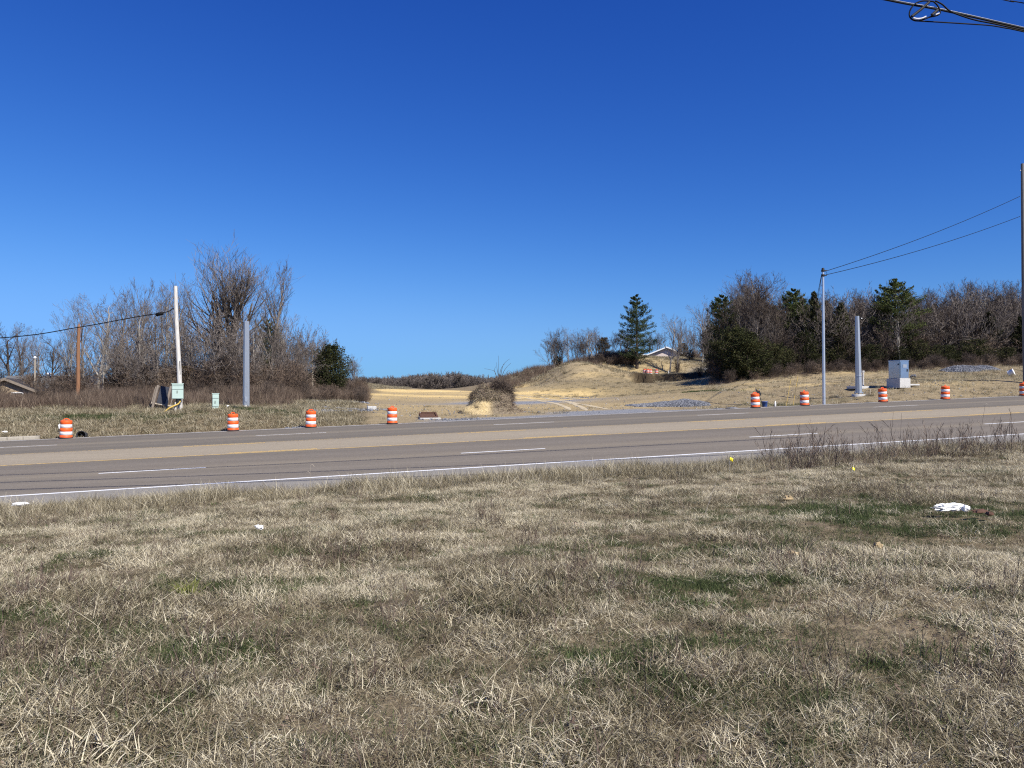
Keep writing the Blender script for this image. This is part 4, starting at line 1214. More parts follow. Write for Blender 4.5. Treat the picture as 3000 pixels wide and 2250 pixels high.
# service wire with splice case
a0 = pole_top_att
w = [a0, a0 + Vector((-.25, 0, .09)), P3(486, 914, 48), P3(400, 928, 47.5), P3(228, 959, 46.5), P3(0, 990, 45.0), P3(-600, 1015, 42)]
def smooth_path(ps, k=6):
    ps = [Vector(q) for q in ps]; out = []
    for i in range(len(ps) - 1):
        p0 = ps[max(i - 1, 0)]; p1 = ps[i]; p2 = ps[i + 1]; p3 = ps[min(i + 2, len(ps) - 1)]
        for t in np.linspace(0, 1, k, endpoint=False):
            out.append(.5 * ((2 * p1) + (p2 - p0) * t + (2 * p0 - 5 * p1 + 4 * p2 - p3) * t * t + (3 * p1 - p0 - 3 * p2 + p3) * t ** 3))
    out.append(ps[-1]); return out
o = empty('service_cable', a0); tag(o, 'black service cable with a thick splice case, hung from the white wooden pole', 'cable')
b = MB(); b.tube([q - a0 for q in smooth_path(w)], .030, 6); b.build('wire', M['cable'], o)
c0, c1 = P3(478, 917, 47.95) - a0, P3(455, 922.5, 47.85) - a0
b = MB(); b.tube([c0 + Vector((0, 0, 0)), c0.lerp(c1, .12), c0.lerp(c1, .88), c1], [.05, .11, .11, .05], 10); b.build('splice_case', M['cable'], o)

# far left houses
def gable_house(px, Y, w, dp, hw, rise, rz, wall, roof, label, name='house', zadj=0.0, over=.45, win=True):
    p = at(px, Y, zadj); o = empty(name, p, rz); tag(o, label, 'house')
    b = MB()
    x = w / 2; y = dp / 2
    b.add([(-x, -y, 0), (x, -y, 0), (x, y, 0), (-x, y, 0), (-x, -y, hw), (x, -y, hw), (x, y, hw), (-x, y, hw), (0, -y, hw + rise), (0, y, hw + rise)],
          [(0, 1, 5, 8, 4), (2, 3, 7, 9, 6), (1, 2, 6, 5), (3, 0, 4, 7)])
    b.build('wall', wall, o)
    sl = rise / x
    for s in (-1, 1):
        b = MB(); e = x + over; t = .14; yy = y + over
        zt = hw + rise + .03; ze = hw - over * sl + .03
        vs = [(0, -yy, zt), (s * e, -yy, ze), (s * e, yy, ze), (0, yy, zt), (0, -yy, zt + t), (s * e, -yy, ze + t), (s * e, yy, ze + t), (0, yy, zt + t)]
        b.add(vs, [(0, 1, 2, 3), (4, 7, 6, 5), (0, 4, 5, 1), (2, 6, 7, 3), (1, 5, 6, 2), (0, 3, 7, 4)])
        b.build('roof', roof, o)
        b = MB(); yf = -yy - .03; d_ = .24
        b.add([(0, yf, zt - d_ + .12), (s * e, yf, ze - d_ + .12), (s * e, yf, ze + t + .02), (0, yf, zt + t + .02), (0, yf - .05, zt - d_ + .12), (s * e, yf - .05, ze - d_ + .12), (s * e, yf - .05, ze + t + .02), (0, yf - .05, zt + t + .02)],
              [(4, 5, 6, 7), (3, 2, 6, 7), (0, 1, 5, 4), (1, 2, 6, 5), (0, 3, 7, 4)])
        b.build('fascia', M['trim'] if wall is M['wall_pink'] else M['grey_wood'], o)
    if win:
        for sx in (-w * .25, w * .22):
            b = MB(); b.box((sx, -y - .02, hw * .55), (1.1, .06, 1.1)); f = b.build('window', M['trim'], o)
            b = MB(); b.box((sx, -y - .06, hw * .55), (.9, .03, .9)); b.build('pane', M['glass'], f)
    return o
gable_house(36, 84, 5.0, 8, 1.6, 1.15, math.radians(24), M['wall_tan'], M['roof_dark'], 'dark-roofed gabled house with tan gable seen through the brush at the far left', zadj=-.2)
o = gable_house(165, 93, 7.5, 9.5, 1.7, 1.5, math.radians(106), M['wall_grey'], M['roof_grey'], 'long low house with grey shingle roof behind the far left gable', zadj=-.2, win=False)
b = MB(); b.lathe([(.12, 3.1), (.12, 3.5), (.45, 3.52), (.40, 3.7), (.1, 3.78)], 10, c=(.9, 1.0, 0)); b.build('roof_vent', M['white'], o)
p = at(384, 88); o = empty('shed', p, .2); tag(o, 'pale low shed half hidden in brush behind the brown pole', 'shed')
b = MB(); b.box((0, 0, .55), (2.2, 1.6, 1.1)); b.build('wall', M['wall_grey'], o)
b = MB(); b.box((0, 0, 1.2), (2.6, 2.0, .12), Matrix.Rotation(math.radians(14), 4, 'X')); b.build('roof', M['white'], o)

# kerb, drain opening, litter near the far left
u0 = uof(-60, 1291); u1 = uof(114, 1286)
b = MB()
for i in range(4):
    ua = u0 + (u1 - u0) * i / 4 + .01; ub = u0 + (u1 - u0) * (i + 1) / 4 - .01
    um = (ua + ub) / 2; x, y = xy(um, 44.55); b2 = MB()
    if i == 0: kerb = empty('kerb', (x, y, float(zroad(um, 44.55)))); tag(kerb, 'short length of pale concrete kerb at the far left road edge', 'kerb'); K0 = Vector((x, y, float(zroad(um, 44.55))))
    b2.box(Vector((x, y, float(zroad(um, 44.55)) + .06)) - K0, (ub - ua, .3, .2), Matrix.Rotation(ROAD_ROT, 4, 'Z') @ Matrix.Rotation(-math.atan(SU), 4, 'Y'), bevel=.02)
    b2.build('kerb_stone', M['kerb'], kerb)
x, y = col_at_v(243, 44.75)
o = empty('drain_opening', (x, y, float(zroad(*uv(x, y)))), ROAD_ROT); tag(o, 'black drain pipe mouth at the road edge, right of the farthest left drum', 'drain')
b = MB(); b.lathe([(.24, -.2), (.24, .35), (.20, .35), (.20, -.2)], 14, M=Matrix.Rotation(math.radians(78), 4, 'X'), c=(0, 0, .02), cap_top=False); b.build('pipe', M['dark'], o)
def lump(name, p, s, seed, mat, label, cat, n=(8, 5), rough=.35, group=None, rz=0.0):
    r = np.random.default_rng(seed); b = MB(); prof = []
    vs = []; fs = []; a, l = n
    for j in range(l + 1):
        th = math.pi * j / l
        for i in range(a):
            ph = 2 * math.pi * i / a
            k = 1 + r.uniform(-rough, rough) * (0 if j in (0, l) else 1)
            vs.append((s[0] * k * math.sin(th) * math.cos(ph), s[1] * k * math.sin(th) * math.sin(ph), s[2] * k * math.cos(th)))
    for j in range(l):
        for i in range(a):
            q = (i + 1) % a
            fs.append((j * a + i, (j + 1) * a + i, (j + 1) * a + q, j * a + q))
    b.add(vs, fs)
    o = b.build(name, mat); o.location = p; o.rotation_euler = (0, 0, rz); tag(o, label, cat, group); return o
lump('litter', at(668, 49.5, .06), (.12, .1, .12), 1, M['white'], 'white scrap of litter on the grass right of the mint green pedestal', 'litter')
lump('litter', at(679, 49.6, .05), (.34, .16, .09), 2, M['rubber'], 'black crumpled sheet lying between the pedestal and the steel stub', 'litter', rough=.5)
lump('litter', at(176, 41.2, .35), (.07, .06, .14), 3, M['white'], 'white paper scrap caught left of the farthest left drum', 'litter')
lump('litter', at(15, 41.0, .06), (.13, .1, .06), 4, M['white'], 'white scrap on the grass near the left picture edge, across the road', 'litter')

# middle: concrete block, stones, rusty frame, earth pillar with bush
p = at(1089, 54); b = MB(); b.box((0, 0, .09), (.62, .5, .3), Matrix.Rotation(.3, 4, 'Z'), bevel=.02); o = b.build('concrete_block', M['concrete']); o.location = p
tag(o, 'pale concrete block lying in the grass left of the bare field', 'block')
p = at(1254, 47.6); o = empty('drain_grate', p, ROAD_ROT); tag(o, 'rusty iron drain grate housing set in the ground beside the road, right of a drum', 'drain')
for nm, c, s in [('front_rail', (0, -.36, .06), (1.12, .10, .16)), ('back_rail', (.08, .36, .30), (.92, .10, .16)), ('side_rail', (-.47, 0, .17), (.12, .72, .14)), ('side_rail', (.52, 0, .17), (.12, .72, .14)), ('plate', (.03, 0, .13), (.86, .62, .08))]:
    b = MB(); rr = Matrix.Rotation(math.radians(18), 4, 'X') if nm in ('side_rail', 'plate') else None
    b.box(c, s, rr, bevel=.012); b.build(nm, M['rust'], o)
b = MB(); b.box((.05, -.44, -.03), (1.3, .5, .14), bevel=.02); b.build('footing', M['concrete'], o)

# earth pillar
pb = at(1430, 52.5)
H_p = (HZ - 1127) / F * 52.5 - pb.z
def pillar():
    na, nz = 64, 40
    r = np.random.default_rng(5)
    T, A = np.meshgrid(np.linspace(0, 1, nz), np.linspace(0, 2 * np.pi, na, endpoint=False), indexing='ij')
    ca, sa = np.cos(A), np.sin(A)
    # radius along height: wide foot, waist under an overhanging turf cap, rounded top
    foot = 1.08 + 1.0 * (1 - T) ** 1.8
    cap = np.exp(-((T - .66) / .14) ** 2) * .22
    top = np.sqrt(np.clip(1 - ((T - .72) / .285).clip(0, 1) ** 2.2, 0.002, 1))
    rad = (foot - .28 * T + cap) * top
    n1 = fbm(A / 6.283 * 9 + 3, T * 5, 71, 4) - .5; n1b = fbm(A / 6.283 * 9 + 3 - 9, T * 5, 71, 4) - .5
    wgt = A / 6.283; n1 = n1 * (1 - wgt) + n1b * wgt
    rad = rad * (1 + .55 * n1)
    x = ca * rad * (1.0 + .12 * np.where(ca > 0, 1 - T, .2)); y = sa * rad * .85
    x = x + .18 * T + np.where(ca > .2, .35 * (1 - T) ** 2, 0)
    z = T * H_p * (1 + .10 * np.sin(A * 2 + .7) * T) - .12 + (fbm(x * 2.2, y * 2.2, 9, 3) - .5) * .25 * T
    v = np.stack([x, y, z], -1).reshape(-1, 3)
    i = np.arange(na * nz).reshape(nz, na)
    q = np.stack([i[:-1], np.roll(i[:-1], -1, 1), np.roll(i[1:], -1, 1), i[1:]], -1).reshape(-1, 4)
    soil = (sstep(.62, .45, T + .25 * n1) * sstep(-.45, -.75, np.cos(A - .72))).ravel()
    return np_mesh('earth_pillar', v, q.ravel(), np.full(len(q), 4), None, True, {'rnd': soil}), v, T.ravel(), A.ravel()
def pillar_mat():
    m, t, b = new_mat('turf_and_clay'); L = t.links.new; N = t.nodes.new
    tc = N('ShaderNodeTexCoord'); n = N('ShaderNodeTexNoise'); n.inputs['Scale'].default_value = 7; n.inputs['Detail'].default_value = 7; n.inputs['Roughness'].default_value = .7
    L(tc.outputs['Object'], n.inputs['Vector'])
    r1 = N('ShaderNodeValToRGB'); r1.color_ramp.elements[0].position = .3; r1.color_ramp.elements[1].position = .7
    r1.color_ramp.elements[0].color = (.10, .075, .045, 1); r1.color_ramp.elements[1].color = (.30, .24, .16, 1)
    r2 = N('ShaderNodeValToRGB'); r2.color_ramp.elements[0].position = .3; r2.color_ramp.elements[1].position = .7
    r2.color_ramp.elements[0].color = (.44, .32, .14, 1); r2.color_ramp.elements[1].color = (.74, .58, .31, 1)
    L(n.outputs[0], r1.inputs[0]); L(n.outputs[0], r2.inputs[0])
    a = N('ShaderNodeAttribute'); a.attribute_name = 'rnd'
    x = N('ShaderNodeMix'); x.data_type = 'RGBA'; L(a.outputs['Fac'], x.inputs[0]); L(r1.outputs[0], x.inputs[6]); L(r2.outputs[0], x.inputs[7])
    L(x.outputs[2], b.inputs['Base Color']); b.inputs['Roughness'].default_value = .95
    bp = N('ShaderNodeBump'); bp.inputs['Strength'].default_value = .9; bp.inputs['Distance'].default_value = .12
    L(n.outputs[0], bp.inputs['Height']); L(bp.outputs[0], b.inputs['Normal'])
    return m
pm, pv, pT, pA = pillar(); pm.materials.append(pillar_mat())
eo = empty('earth_pillar', pb); tag(eo, 'leftover pillar of yellow clay with an overhanging turf cap, alone at the near edge of the field', 'earth mound')
link('clay', pm, eo)
# hanging roots and dry grass on it, one shaggy mass
def shag(name, P, L, down, mat, seed, w=.012, parent=None, spread=.7, base=(.55, .22), kind='stuff'):
    r = np.random.default_rng(seed); n = len(P)
    d = r.normal(0, spread, (n, 3)); d[:, 2] = down + r.normal(0, .35, n); d /= np.linalg.norm(d, axis=1, keepdims=True)
    L = r.uniform(L[0], L[1], n)[:, None]
    p1 = P + d * L * .5; d2 = d + np.array([0, 0, -.5])[None]; d2 /= np.linalg.norm(d2, axis=1, keepdims=True); p2 = p1 + d2 * L * .5
    segs = np.concatenate([np.concatenate([P, p1, np.full((n, 1), w), np.full((n, 1), w * .8)], 1), np.concatenate([p1, p2, np.full((n, 1), w * .8), np.full((n, 1), w * .3)], 1)])
    vs, qs = seg_ribbons(segs, .002, r)
    rr = np.clip(r.normal(base[0], base[1], n), 0, 1)
    o = link(name, np_mesh(name, vs, qs.ravel(), np.full(len(qs), 4), mat, False, {'rnd': np.repeat(np.concatenate([rr, rr]), 4)}), parent)
    if kind: o['kind'] = kind
    return o
r = np.random.default_rng(77)
clayside = np.cos(pA - .72) < -.5
sel = np.where((pT > .56) & (pT < .98) | ((~clayside) & (pT > .05)))[0]
ii = r.choice(sel, 5200); shag('dry_turf', pv[ii] + r.normal(0, .06, (5200, 3)), (.1, .42), -.15, M['brush'], 78, .011, eo, base=(.62, .22))
sel = np.where((pT > .55) & (pT < .95) & (pv[:, 0] < .9))[0]
ii = r.choice(sel, 1700); shag('dry_grass', pv[ii] + r.normal(0, .05, (1700, 3)), (.15, .45), -.3, M['straw'], 79, .010, eo, base=(.5, .2))
# bush on top of it
bx = Vector((.45, .1, H_p * .8))
o = empty('bare_bush', pb + bx); tag(o, 'dark twiggy bush with long whips growing on top of the clay pillar', 'bush')
blobs = [((-.2, 0, -.1), .42, 700), ((.15, .05, .05), .62, 1700), ((.62, .1, -.12), .66, 2300), ((.85, 0, -.5), .45, 900), ((.35, 0, .32), .38, 500)]
P = []
for c_, r_, n_ in blobs:
    q = r.normal(0, 1, (n_, 3)); q /= np.linalg.norm(q, axis=1, keepdims=True); q *= (r.uniform(.05, 1, n_) ** .42)[:, None] * r_ * r.uniform(.7, 1.25, (n_, 1))
    P.append(q * np.array([1, .9, .85]) + np.array(c_))
P = np.concatenate(P); P[:, 2] = np.maximum(P[:, 2], -1.05)
shag('twigs', P, (.2, .6), .35, M['twig_red'], 81, .009, o, .8, (.5, .25), None)
b = MB()
pxs = [[(1462, 1118), (1461, 1080), (1460, 1042)], [(1466, 1112), (1472, 1075), (1482, 1060), (1494, 1051)], [(1468, 1110), (1476, 1088), (1488, 1072), (1497, 1064)], [(1458, 1115), (1450, 1090), (1440, 1084), (1419, 1080)],
       [(1460, 1100), (1456, 1078), (1455, 1062)], [(1470, 1112), (1480, 1098), (1490, 1086), (1500, 1093)], [(1463, 1105), (1468, 1080), (1478, 1066)], [(1457, 1110), (1449, 1086), (1452, 1074)], [(1472, 1115), (1484, 1104), (1492, 1110)]]
for i, path in enumerate(pxs):
    pts = [P3(a, c, 52.5 + (i % 3 - 1) * .3) - (pb + bx) for a, c in path]
    sp = smooth_path(pts, 5)
    b.tube(sp, [max(.008, .022 * (1 - k / len(sp))) for k in range(len(sp))], 5)
b.build('whips', M['bark_dark'], o)

# stones scattered: riprap and gravel heaps
def rock_mesh(name, seed, flat=.7):
    r = np.random.default_rng(seed); b = MB()
    vs = []; fs = []; a, l = 7, 4
    for j in range(l + 1):
        th = math.pi * j / l
        for i in range(a):
            k = 1 + (r.uniform(-.3, .25) if 0 < j < l else 0)
            vs.append((k * math.sin(th) * math.cos(6.283 * i / a), k * math.sin(th) * math.sin(6.283 * i / a) * .8, flat * k * math.cos(th)))
    for j in range(l):
        for i in range(a):
            q = (i + 1) % a; fs.append((j * a + i, (j + 1) * a + i, (j + 1) * a + q, j * a + q))
    b.add(vs, fs)
    me = b.mesh(name, M['stone']); at_ = me.attributes.new('rnd', 'FLOAT', 'POINT'); at_.data.foreach_set('value', np.full(len(vs), r.uniform(.3, .7), np.float32)); return me
RK = [rock_mesh('rock_%d' % i, 200 + i) for i in range(5)]
def stone_patch(name, spots, seed, label, size=(.05, .16)):
    r = np.random.default_rng(seed); P = []; s = []
    for px, Y, wx, wy, n in spots:
        cx = (px - 1500) / F * Y
        x = r.normal(cx, wx, n); y = r.normal(Y, wy, n)
        P.append(np.stack([x, y, height(x, y) + .01], -1)); s.append(r.uniform(size[0], size[1], n))
    P = np.concatenate(P); s = np.concatenate(s); n = len(P)
    return scatter(name, P, r.uniform(0, 6.28, (n, 3)) * np.array([.15, .15, 1]), s, r.integers(0, 5, n), RK, label=label, cat='stones')
stone_patch('loose_stones', [(1040, 54, 1.1, .35, 260), (975, 51.5, .8, .3, 120), (1000, 60, 1.2, .4, 140)], 301, 'grey broken stones lying in the swale right of the left bank')
stone_patch('roadside_stones', [(893, 42.6, .45, .22, 110), (880, 42.4, .3, .15, 40), (845, 42.1, .2, .1, 8)], 302, 'small heap of grey and white stones at the road edge behind a drum', (.04, .11))
stone_patch('white_chips', [(1690, 78, 1.0, .4, 120), (1330, 46.4, 1.3, .25, 90), (1525, 52.5, .5, .2, 40), (1350, 52, .5, .2, 20)], 303, 'pale stone chips scattered on the bare field', (.03, .09))
stone_patch('field_stones', [(1300, 54, 5, 3.5, 160), (1700, 58, 5, 5, 120), (2450, 60, 9, 4, 200), (2750, 62, 6, 4, 160), (1800, 95, 12, 14, 160), (1150, 75, 5, 10, 100)], 306, 'single stones and clods strewn over the bare ground', (.02, .075))

def heap(name, spots, h, seed, label, mat, rocks=900, size=(.04, .10), cat='gravel heap'):
    """a low heap: spots = (px,Y,rx,ry,hgt) blobs"""
    cx = sum(s[0] for s in spots) / len(spots); cy = sum(s[1] for s in spots) / len(spots)
    c = at(cx, cy)
    o = empty(name, c); tag(o, label, cat)
    B_ = [((px - 1500) / F * Y, Y, rx, ry, hg) for px, Y, rx, ry, hg in spots]
    x0 = min(b[0] - b[2] * 1.2 for b in B_); x1 = max(b[0] + b[2] * 1.2 for b in B_); y0 = min(b[1] - b[3] * 1.2 for b in B_); y1 = max(b[1] + b[3] * 1.2 for b in B_)
    nx, ny = 90, 40
    X, Y = np.meshgrid(np.linspace(x0, x1, nx), np.linspace(y0, y1, ny))
    def hf(x, y):
        k = 0
        for bx_, by_, rx, ry, hg in B_:
            d = ((x - bx_) / rx) ** 2 + ((y - by_) / ry) ** 2
            k = np.maximum(k, hg * np.clip(1 - d, 0, 1) ** .8)
        return k * (.75 + .5 * fbm(x * 1.3, y * 1.3, seed, 3))
    Z = height(X, Y) + hf(X, Y) - .06
    v = np.stack([X - c.x, Y - c.y, Z - c.z], -1).reshape(-1, 3)
    i = np.arange(nx * ny).reshape(ny, nx)
    q = np.stack([i[:-1, :-1], i[:-1, 1:], i[1:, 1:], i[1:, :-1]], -1).reshape(-1, 4)
    link('gravel', np_mesh(name, v, q.ravel(), np.full(len(q), 4), mat, True), o)
    r = np.random.default_rng(seed); n = rocks
    x = r.uniform(x0, x1, n * 3); y = r.uniform(y0, y1, n * 3); k = hf(x, y) > .03
    x, y = x[k][:n], y[k][:n]; n = len(x)
    sc_ = r.uniform(*size, n) * np.where((x - x0) / (x1 - x0) < .33, 1.7, 1)
    so_ = scatter('stones', np.stack([x - c.x, y - c.y, height(x, y) + hf(x, y) - .03 - c.z], -1), r.uniform(0, 6.28, (n, 3)), sc_, r.integers(0, 5, n), RK)
    so_.parent = o
heap('gravel_heap', [(1905, 58, 1.4, 1.1, .16), (1950, 58, 1.8, 1.3, .28), (2000, 57.8, 1.9, 1.4, .38), (2040, 57.4, 1.1, 1.0, .30), (1865, 58.5, 1.1, .6, .08)], .6, 401, 'long low heap of blue-grey gravel beside the field', M['gravel'], 6000, (.022, .055))
heap('gravel_heap', [(2835, 82, 2.9, 2.2, .62), (2875, 82, 2.0, 1.8, .55)], .6, 402, 'rounded grey gravel heap at the foot of the right wood', M['gravel'], 2500, (.025, .06))

# house on the hill
o = gable_house(1942, 187, 8.8, 13, 1.9, 1.75, math.radians(-4), M['wall_pink'], M['roof_grey'], 'low pale pink house with white gable trim on the hill behind two bare trees', zadj=-.15, over=.75, win=False)
b = MB(); b.box((0, -6.56, 2.65), (.5, .06, .4)); b.build('gable_vent', M['trim'], o)
b = MB(); b.box((1.6, -6.54, 1.0), (1.2, .06, 1.2)); f = b.build('window', M['trim'], o)
b = MB(); b.box((1.6, -6.58, 1.0), (1.0, .03, 1.0)); b.build('pane', M['glass'], f)
b = MB(); b.box((-5.0, -3.0, .95), (1.9, 5.0, 1.9)); b.build('wing', M['wall_grey'], o)
b = MB(); b.box((-5.3, -3.0, 2.35), (3.0, 6.2, .16), Matrix.Rotation(math.radians(-16), 4, 'Y')); b.build('wing_roof', M['roof_grey'], o)
b = MB(); b.box((-5.0, -6.15, 1.95), (3.2, .08, .26)); b.build('wing_fascia', M['trim'], o)

for px, Y, h, lab in [(1959, 126, .55, 'short white marker stake beside the gravel driveway on the hill'), (2036, 168, .75, 'white marker stake in the tall grass right of the pink house')]:
    p = at(px, Y); b = MB(); b.box((0, 0, h / 2), (.14, .08, h)); b.box((0, 0, h + .02), (.15, .09, .06)); o = b.build('marker_stake', M['white']); o.location = p; tag(o, lab, 'stake')
p = at(1582, 196); b = MB(); b.tube([(0, 0, -.2), (.06, 0, .5), (.02, 0, 1.1)], [.14, .11, .05], 6); o = b.build('dead_stub', M['pale_wood']); o.location = p; tag(o, 'pale dead stub standing on the crest of the far brown hill', 'stump')

# ------------------------------------------------------------------ right side
# slim steel pole with wires
Yp = 52.0
p = at(2413, Yp); tz = (HZ - 790) / F * Yp; Hs = tz - p.z
o = empty('steel_pole', p); tag(o, 'tall slim round steel pole at the road edge with two wires at its top', 'pole')
b = MB(); b.tube([(.02, 0, -.2), (0, 0, Hs * .5), (-.02, 0, Hs)], [.105, .09, .07], 16); b.build('shaft', M['galv_light'], o)
b = MB(); b.lathe([(.075, 0), (.09, .01), (.09, .10), (.02, .14)], 12, c=(-.02, 0, Hs)); b.build('cap', M['dark'], o)
for dz, nm in ((-.14, 'clamp'), (-.46, 'clamp')):
    b = MB(); b.lathe([(.085, 0), (.115, .01), (.115, .15), (.085, .16)], 12, c=(-.02, 0, Hs + dz)); b.box((.12, 0, Hs + dz + .08), (.22, .07, .07)); b.build(nm, M['dark'], o)
b = MB(); b.tube(smooth_path([(.1, 0, Hs - .06), (.24, 0, Hs - .2), (.2, 0, Hs - .36), (.1, 0, Hs - .4)], 5), .012, 5); b.build('jumper_loop', M['cable'], o)
# utility pole at the right edge
Yu = 62.0
pu = at(3001, Yu); tzu = (HZ - 478) / F * Yu
o = empty('utility_pole', pu); tag(o, 'tall dark utility pole along the right edge of the picture', 'pole')
b = MB(); b.tube([(.12, 0, -.5), (.0, 0, (tzu - pu.z) * .5), (-.07, 0, tzu - pu.z)], [.20, .16, .11], 14); b.build('shaft', M['pole_wood'], o)
hq = (HZ - 498) / F * Yu - pu.z
b = MB(); b.tube([(-.25, 0, hq), (.35, 0, hq + .05)], .035, 6); b.build('crossbar', M['galv'], o)
b = MB(); b.tube(smooth_path([(.14, -.05, hq), (.26, -.05, hq - .25), (.2, -.05, hq - .5)], 5), .02, 6); b.build('cable_loop', M['cable'], o)
def sag(a, c, s, n=14): return [a.lerp(c, t) - Vector((0, 0, s * 4 * t * (1 - t))) for t in np.linspace(0, 1, n)]
pt = Vector((p.x, p.y, p.z))
for (pa, pc, lab) in [((2420, 794), (2991, 574), 'upper thin wire from the slim steel pole to the utility pole'), ((2420, 805), (2991, 633), 'lower thin wire from the slim steel pole to the utility pole')]:
    A0 = P3(pa[0], pa[1], Yp); A1 = P3(pc[0], pc[1], Yu - .1)
    b = MB(); b.tube([q - A0 for q in sag(A0, A1, .28)], .020, 5); o = b.build('overhead_wire', M['cable']); o.location = A0; tag(o, lab, 'wire')
for i, (pc, lab) in enumerate([((2391, 866, 95), 'left one of two thin wires running back from the steel pole into the wood'), ((2400, 850, 90), 'right one of two thin wires running back from the steel pole into the wood')]):
    A0 = P3(2408, 803 + i * 6, Yp); A1 = P3(pc[0] - 14, pc[1] + 70, pc[2] + 10)
    b = MB(); b.tube([q - A0 for q in sag(A0, A1, .3)], .018, 5); o = b.build('overhead_wire', M['cable']); o.location = A0; tag(o, lab, 'wire')

# octagonal pole on a round foundation
p = at(2516, 57.0); zt = (HZ - 1152) / F * 57
o = empty('steel_pole_stub', (p.x, p.y, zt), .2); tag(o, 'thick eight-sided galvanized pole stub standing on a round white concrete footing', 'pole')
Hs = (HZ - 926) / F * 57 - zt
b = MB(); b.lathe([(.245, .04), (.15, Hs)], 8, smooth=False, M=Matrix.Rotation(math.radians(-1.2), 4, 'Y'), c=(0, 0, 0)); b.build('shaft', M['galv'], o)
b = MB(); b.lathe([(.33, .0), (.33, .06)], 8, smooth=False); b.build('base_plate', M['galv'], o)
b = MB(); b.lathe([(.252, Hs * .22), (.252, Hs * .22 + .03)], 8, smooth=False, c=(-.02, 0, 0)); b.build('joint_band', M['galv_light'], o)
b = MB(); b.lathe([(.50, p.z - zt - .4), (.50, -.10), (.47, -.075)], 28); b.build('footing', M['concrete'], o)
for k in range(6):
    a = k * math.pi / 3
    b = MB(); b.tube([(.29 * math.cos(a), .29 * math.sin(a), -.10), (.29 * math.cos(a), .29 * math.sin(a), .12)], .03, 6); b.build('anchor_bolt', M['galv'], o)
b = MB(); b.box((.05, -.05, Hs - .22), (.24, .06, .06)); b.lathe([(.03, 0), (.07, .02), (.07, .12), (.03, .14)], 8, c=(.16, -.05, Hs - .24)); b.build('bracket', M['dark'], o)
b = MB(); b.box((.19, -.08, Hs - .17), (.07, .07, .07)); b.build('sensor', M['white'], o)
p = at(2514, 61.5); b = MB(); b.box((0, 0, .05), (1.30, 1.1, .22), Matrix.Rotation(ROAD_ROT, 4, 'Z'), bevel=.02); o = b.build('concrete_pad', M['concrete']); o.location = p; tag(o, 'flat pale concrete pad behind the round pole footing', 'pad')
p = at(2529, 62); b = MB(); b.tube([(0, 0, -.1), (0, 0, 1.15)], .07, 8); b.box((0, 0, 1.2), (.16, .16, .16)); o = b.build('marker_post', M['white_wood']); o.location = p; tag(o, 'short grey post close behind the octagonal pole', 'post')
p = at(2549, 56.4); b = MB(); b.box((0, 0, .22), (.05, .03, .55), Matrix.Rotation(.12, 4, 'Y')); o = b.build('survey_stake', M['pale_wood']); o.location = p; tag(o, 'thin pale wooden survey stake right of the round footing', 'stake')
p = at(2586, 59); b = MB(); b.tube([(0, 0, -.1), (-.06, 0, .38)], .035, 6); b.box((-.06, 0, .40), (.08, .08, .05)); o = b.build('pipe_stub', M['dark']); o.location = p; tag(o, 'short dark pipe stub in the shadow of the metal cabinet', 'pipe')

# metal traffic cabinet on concrete base
Yc = 60.0; zc = (HZ - 1131) / F * Yc
x = (2632 - 1500) / F * Yc
o = empty('metal_cabinet', (x, Yc, zc), ROAD_ROT); tag(o, 'large bare aluminium control cabinet on a white concrete base on the right bank', 'utility cabinet')
b = MB(); b.box((0, 0, .22), (1.0, 1.42, .74), bevel=.02); b.build('concrete_base', M['concrete'], o)
b = MB(); b.box((.02, 0, .592 + .68), (.80, 1.22, 1.34), bevel=.012); b.build('body', M['alu'], o)
b = MB(); b.box((.02, 0, .592 + 1.375), (.86, 1.28, .07), bevel=.015); b.build('roof', M['alu'], o)
b = MB(); b.box((.02, -.622, .592 + .66), (.72, .024, 1.2), bevel=.006); b.build('door', M['alu'], o)
b = MB(); b.box((-.392, 0, .592 + .66), (.024, 1.12, 1.2), bevel=.006); d_ = b.build('door', M['alu'], o)
b = MB(); b.box((.02, -.645, .592 + .95), (.34, .02, .26)); b.build('vent', M['galv'], o)
b = MB(); b.box((-.41, -.45, .592 + 1.1), (.02, .14, .10)); b.build('name_plate', M['dark'], o)
b = MB(); b.box((.25, -.655, .592 + .62), (.035, .05, .2)); b.build('handle', M['dark'], o)
b = MB(); b.box((.95, -.25, .10), (.9, .85, .12), bevel=.015); b.build('pad', M['concrete'], o)
# bucket pair, tool, stakes
def bucket(px, Y, mat, label, rot=(0, 0, 0), r=.15, h=.37, v=None):
    p = at(px, Y)
    o = empty('bucket', p + Vector((0, 0, .02)), rot=rot); tag(o, label, 'bucket')
    b = MB(); b.lathe([(r * .86, 0), (r, h * .8), (r * 1.06, h * .82), (r * 1.06, h), (r * .94, h), (r * .80, .03)], 20, cap_top=True); b.build('pail', mat, o)
    b = MB(); b.tube([(r * 1.06 * math.cos(a), r * .3, h * .9 - .55 * r * 2 * math.sin(a)) for a in np.linspace(0, math.pi, 9)], .006, 5); b.build('bail', M['strand'], o)
    return o
x, y = col_at_v(2240, 44.85); bucket(2240, y, M['blue'], 'dark blue plastic bucket on the road edge beside a drum', r=.19, h=.36)
p = at(2953, 70); o = bucket(2953, 70, M['white'], 'white and black bucket tipped over on the bank near the right edge', rot=(math.radians(70), 0, .9), r=.28, h=.5); o.location.z += .25
x, y = col_at_v(2226, 44.55); p = Vector((x, y, hz(x, y)))
o = empty('digging_tool', p); tag(o, 'dark long-handled digging tool leaning against the drum by the blue bucket', 'tool')
b = MB(); b.tube([(.22, .05, .0), (-.04, .0, .85)], .022, 6); b.build('shaft', M['rubber'], o)
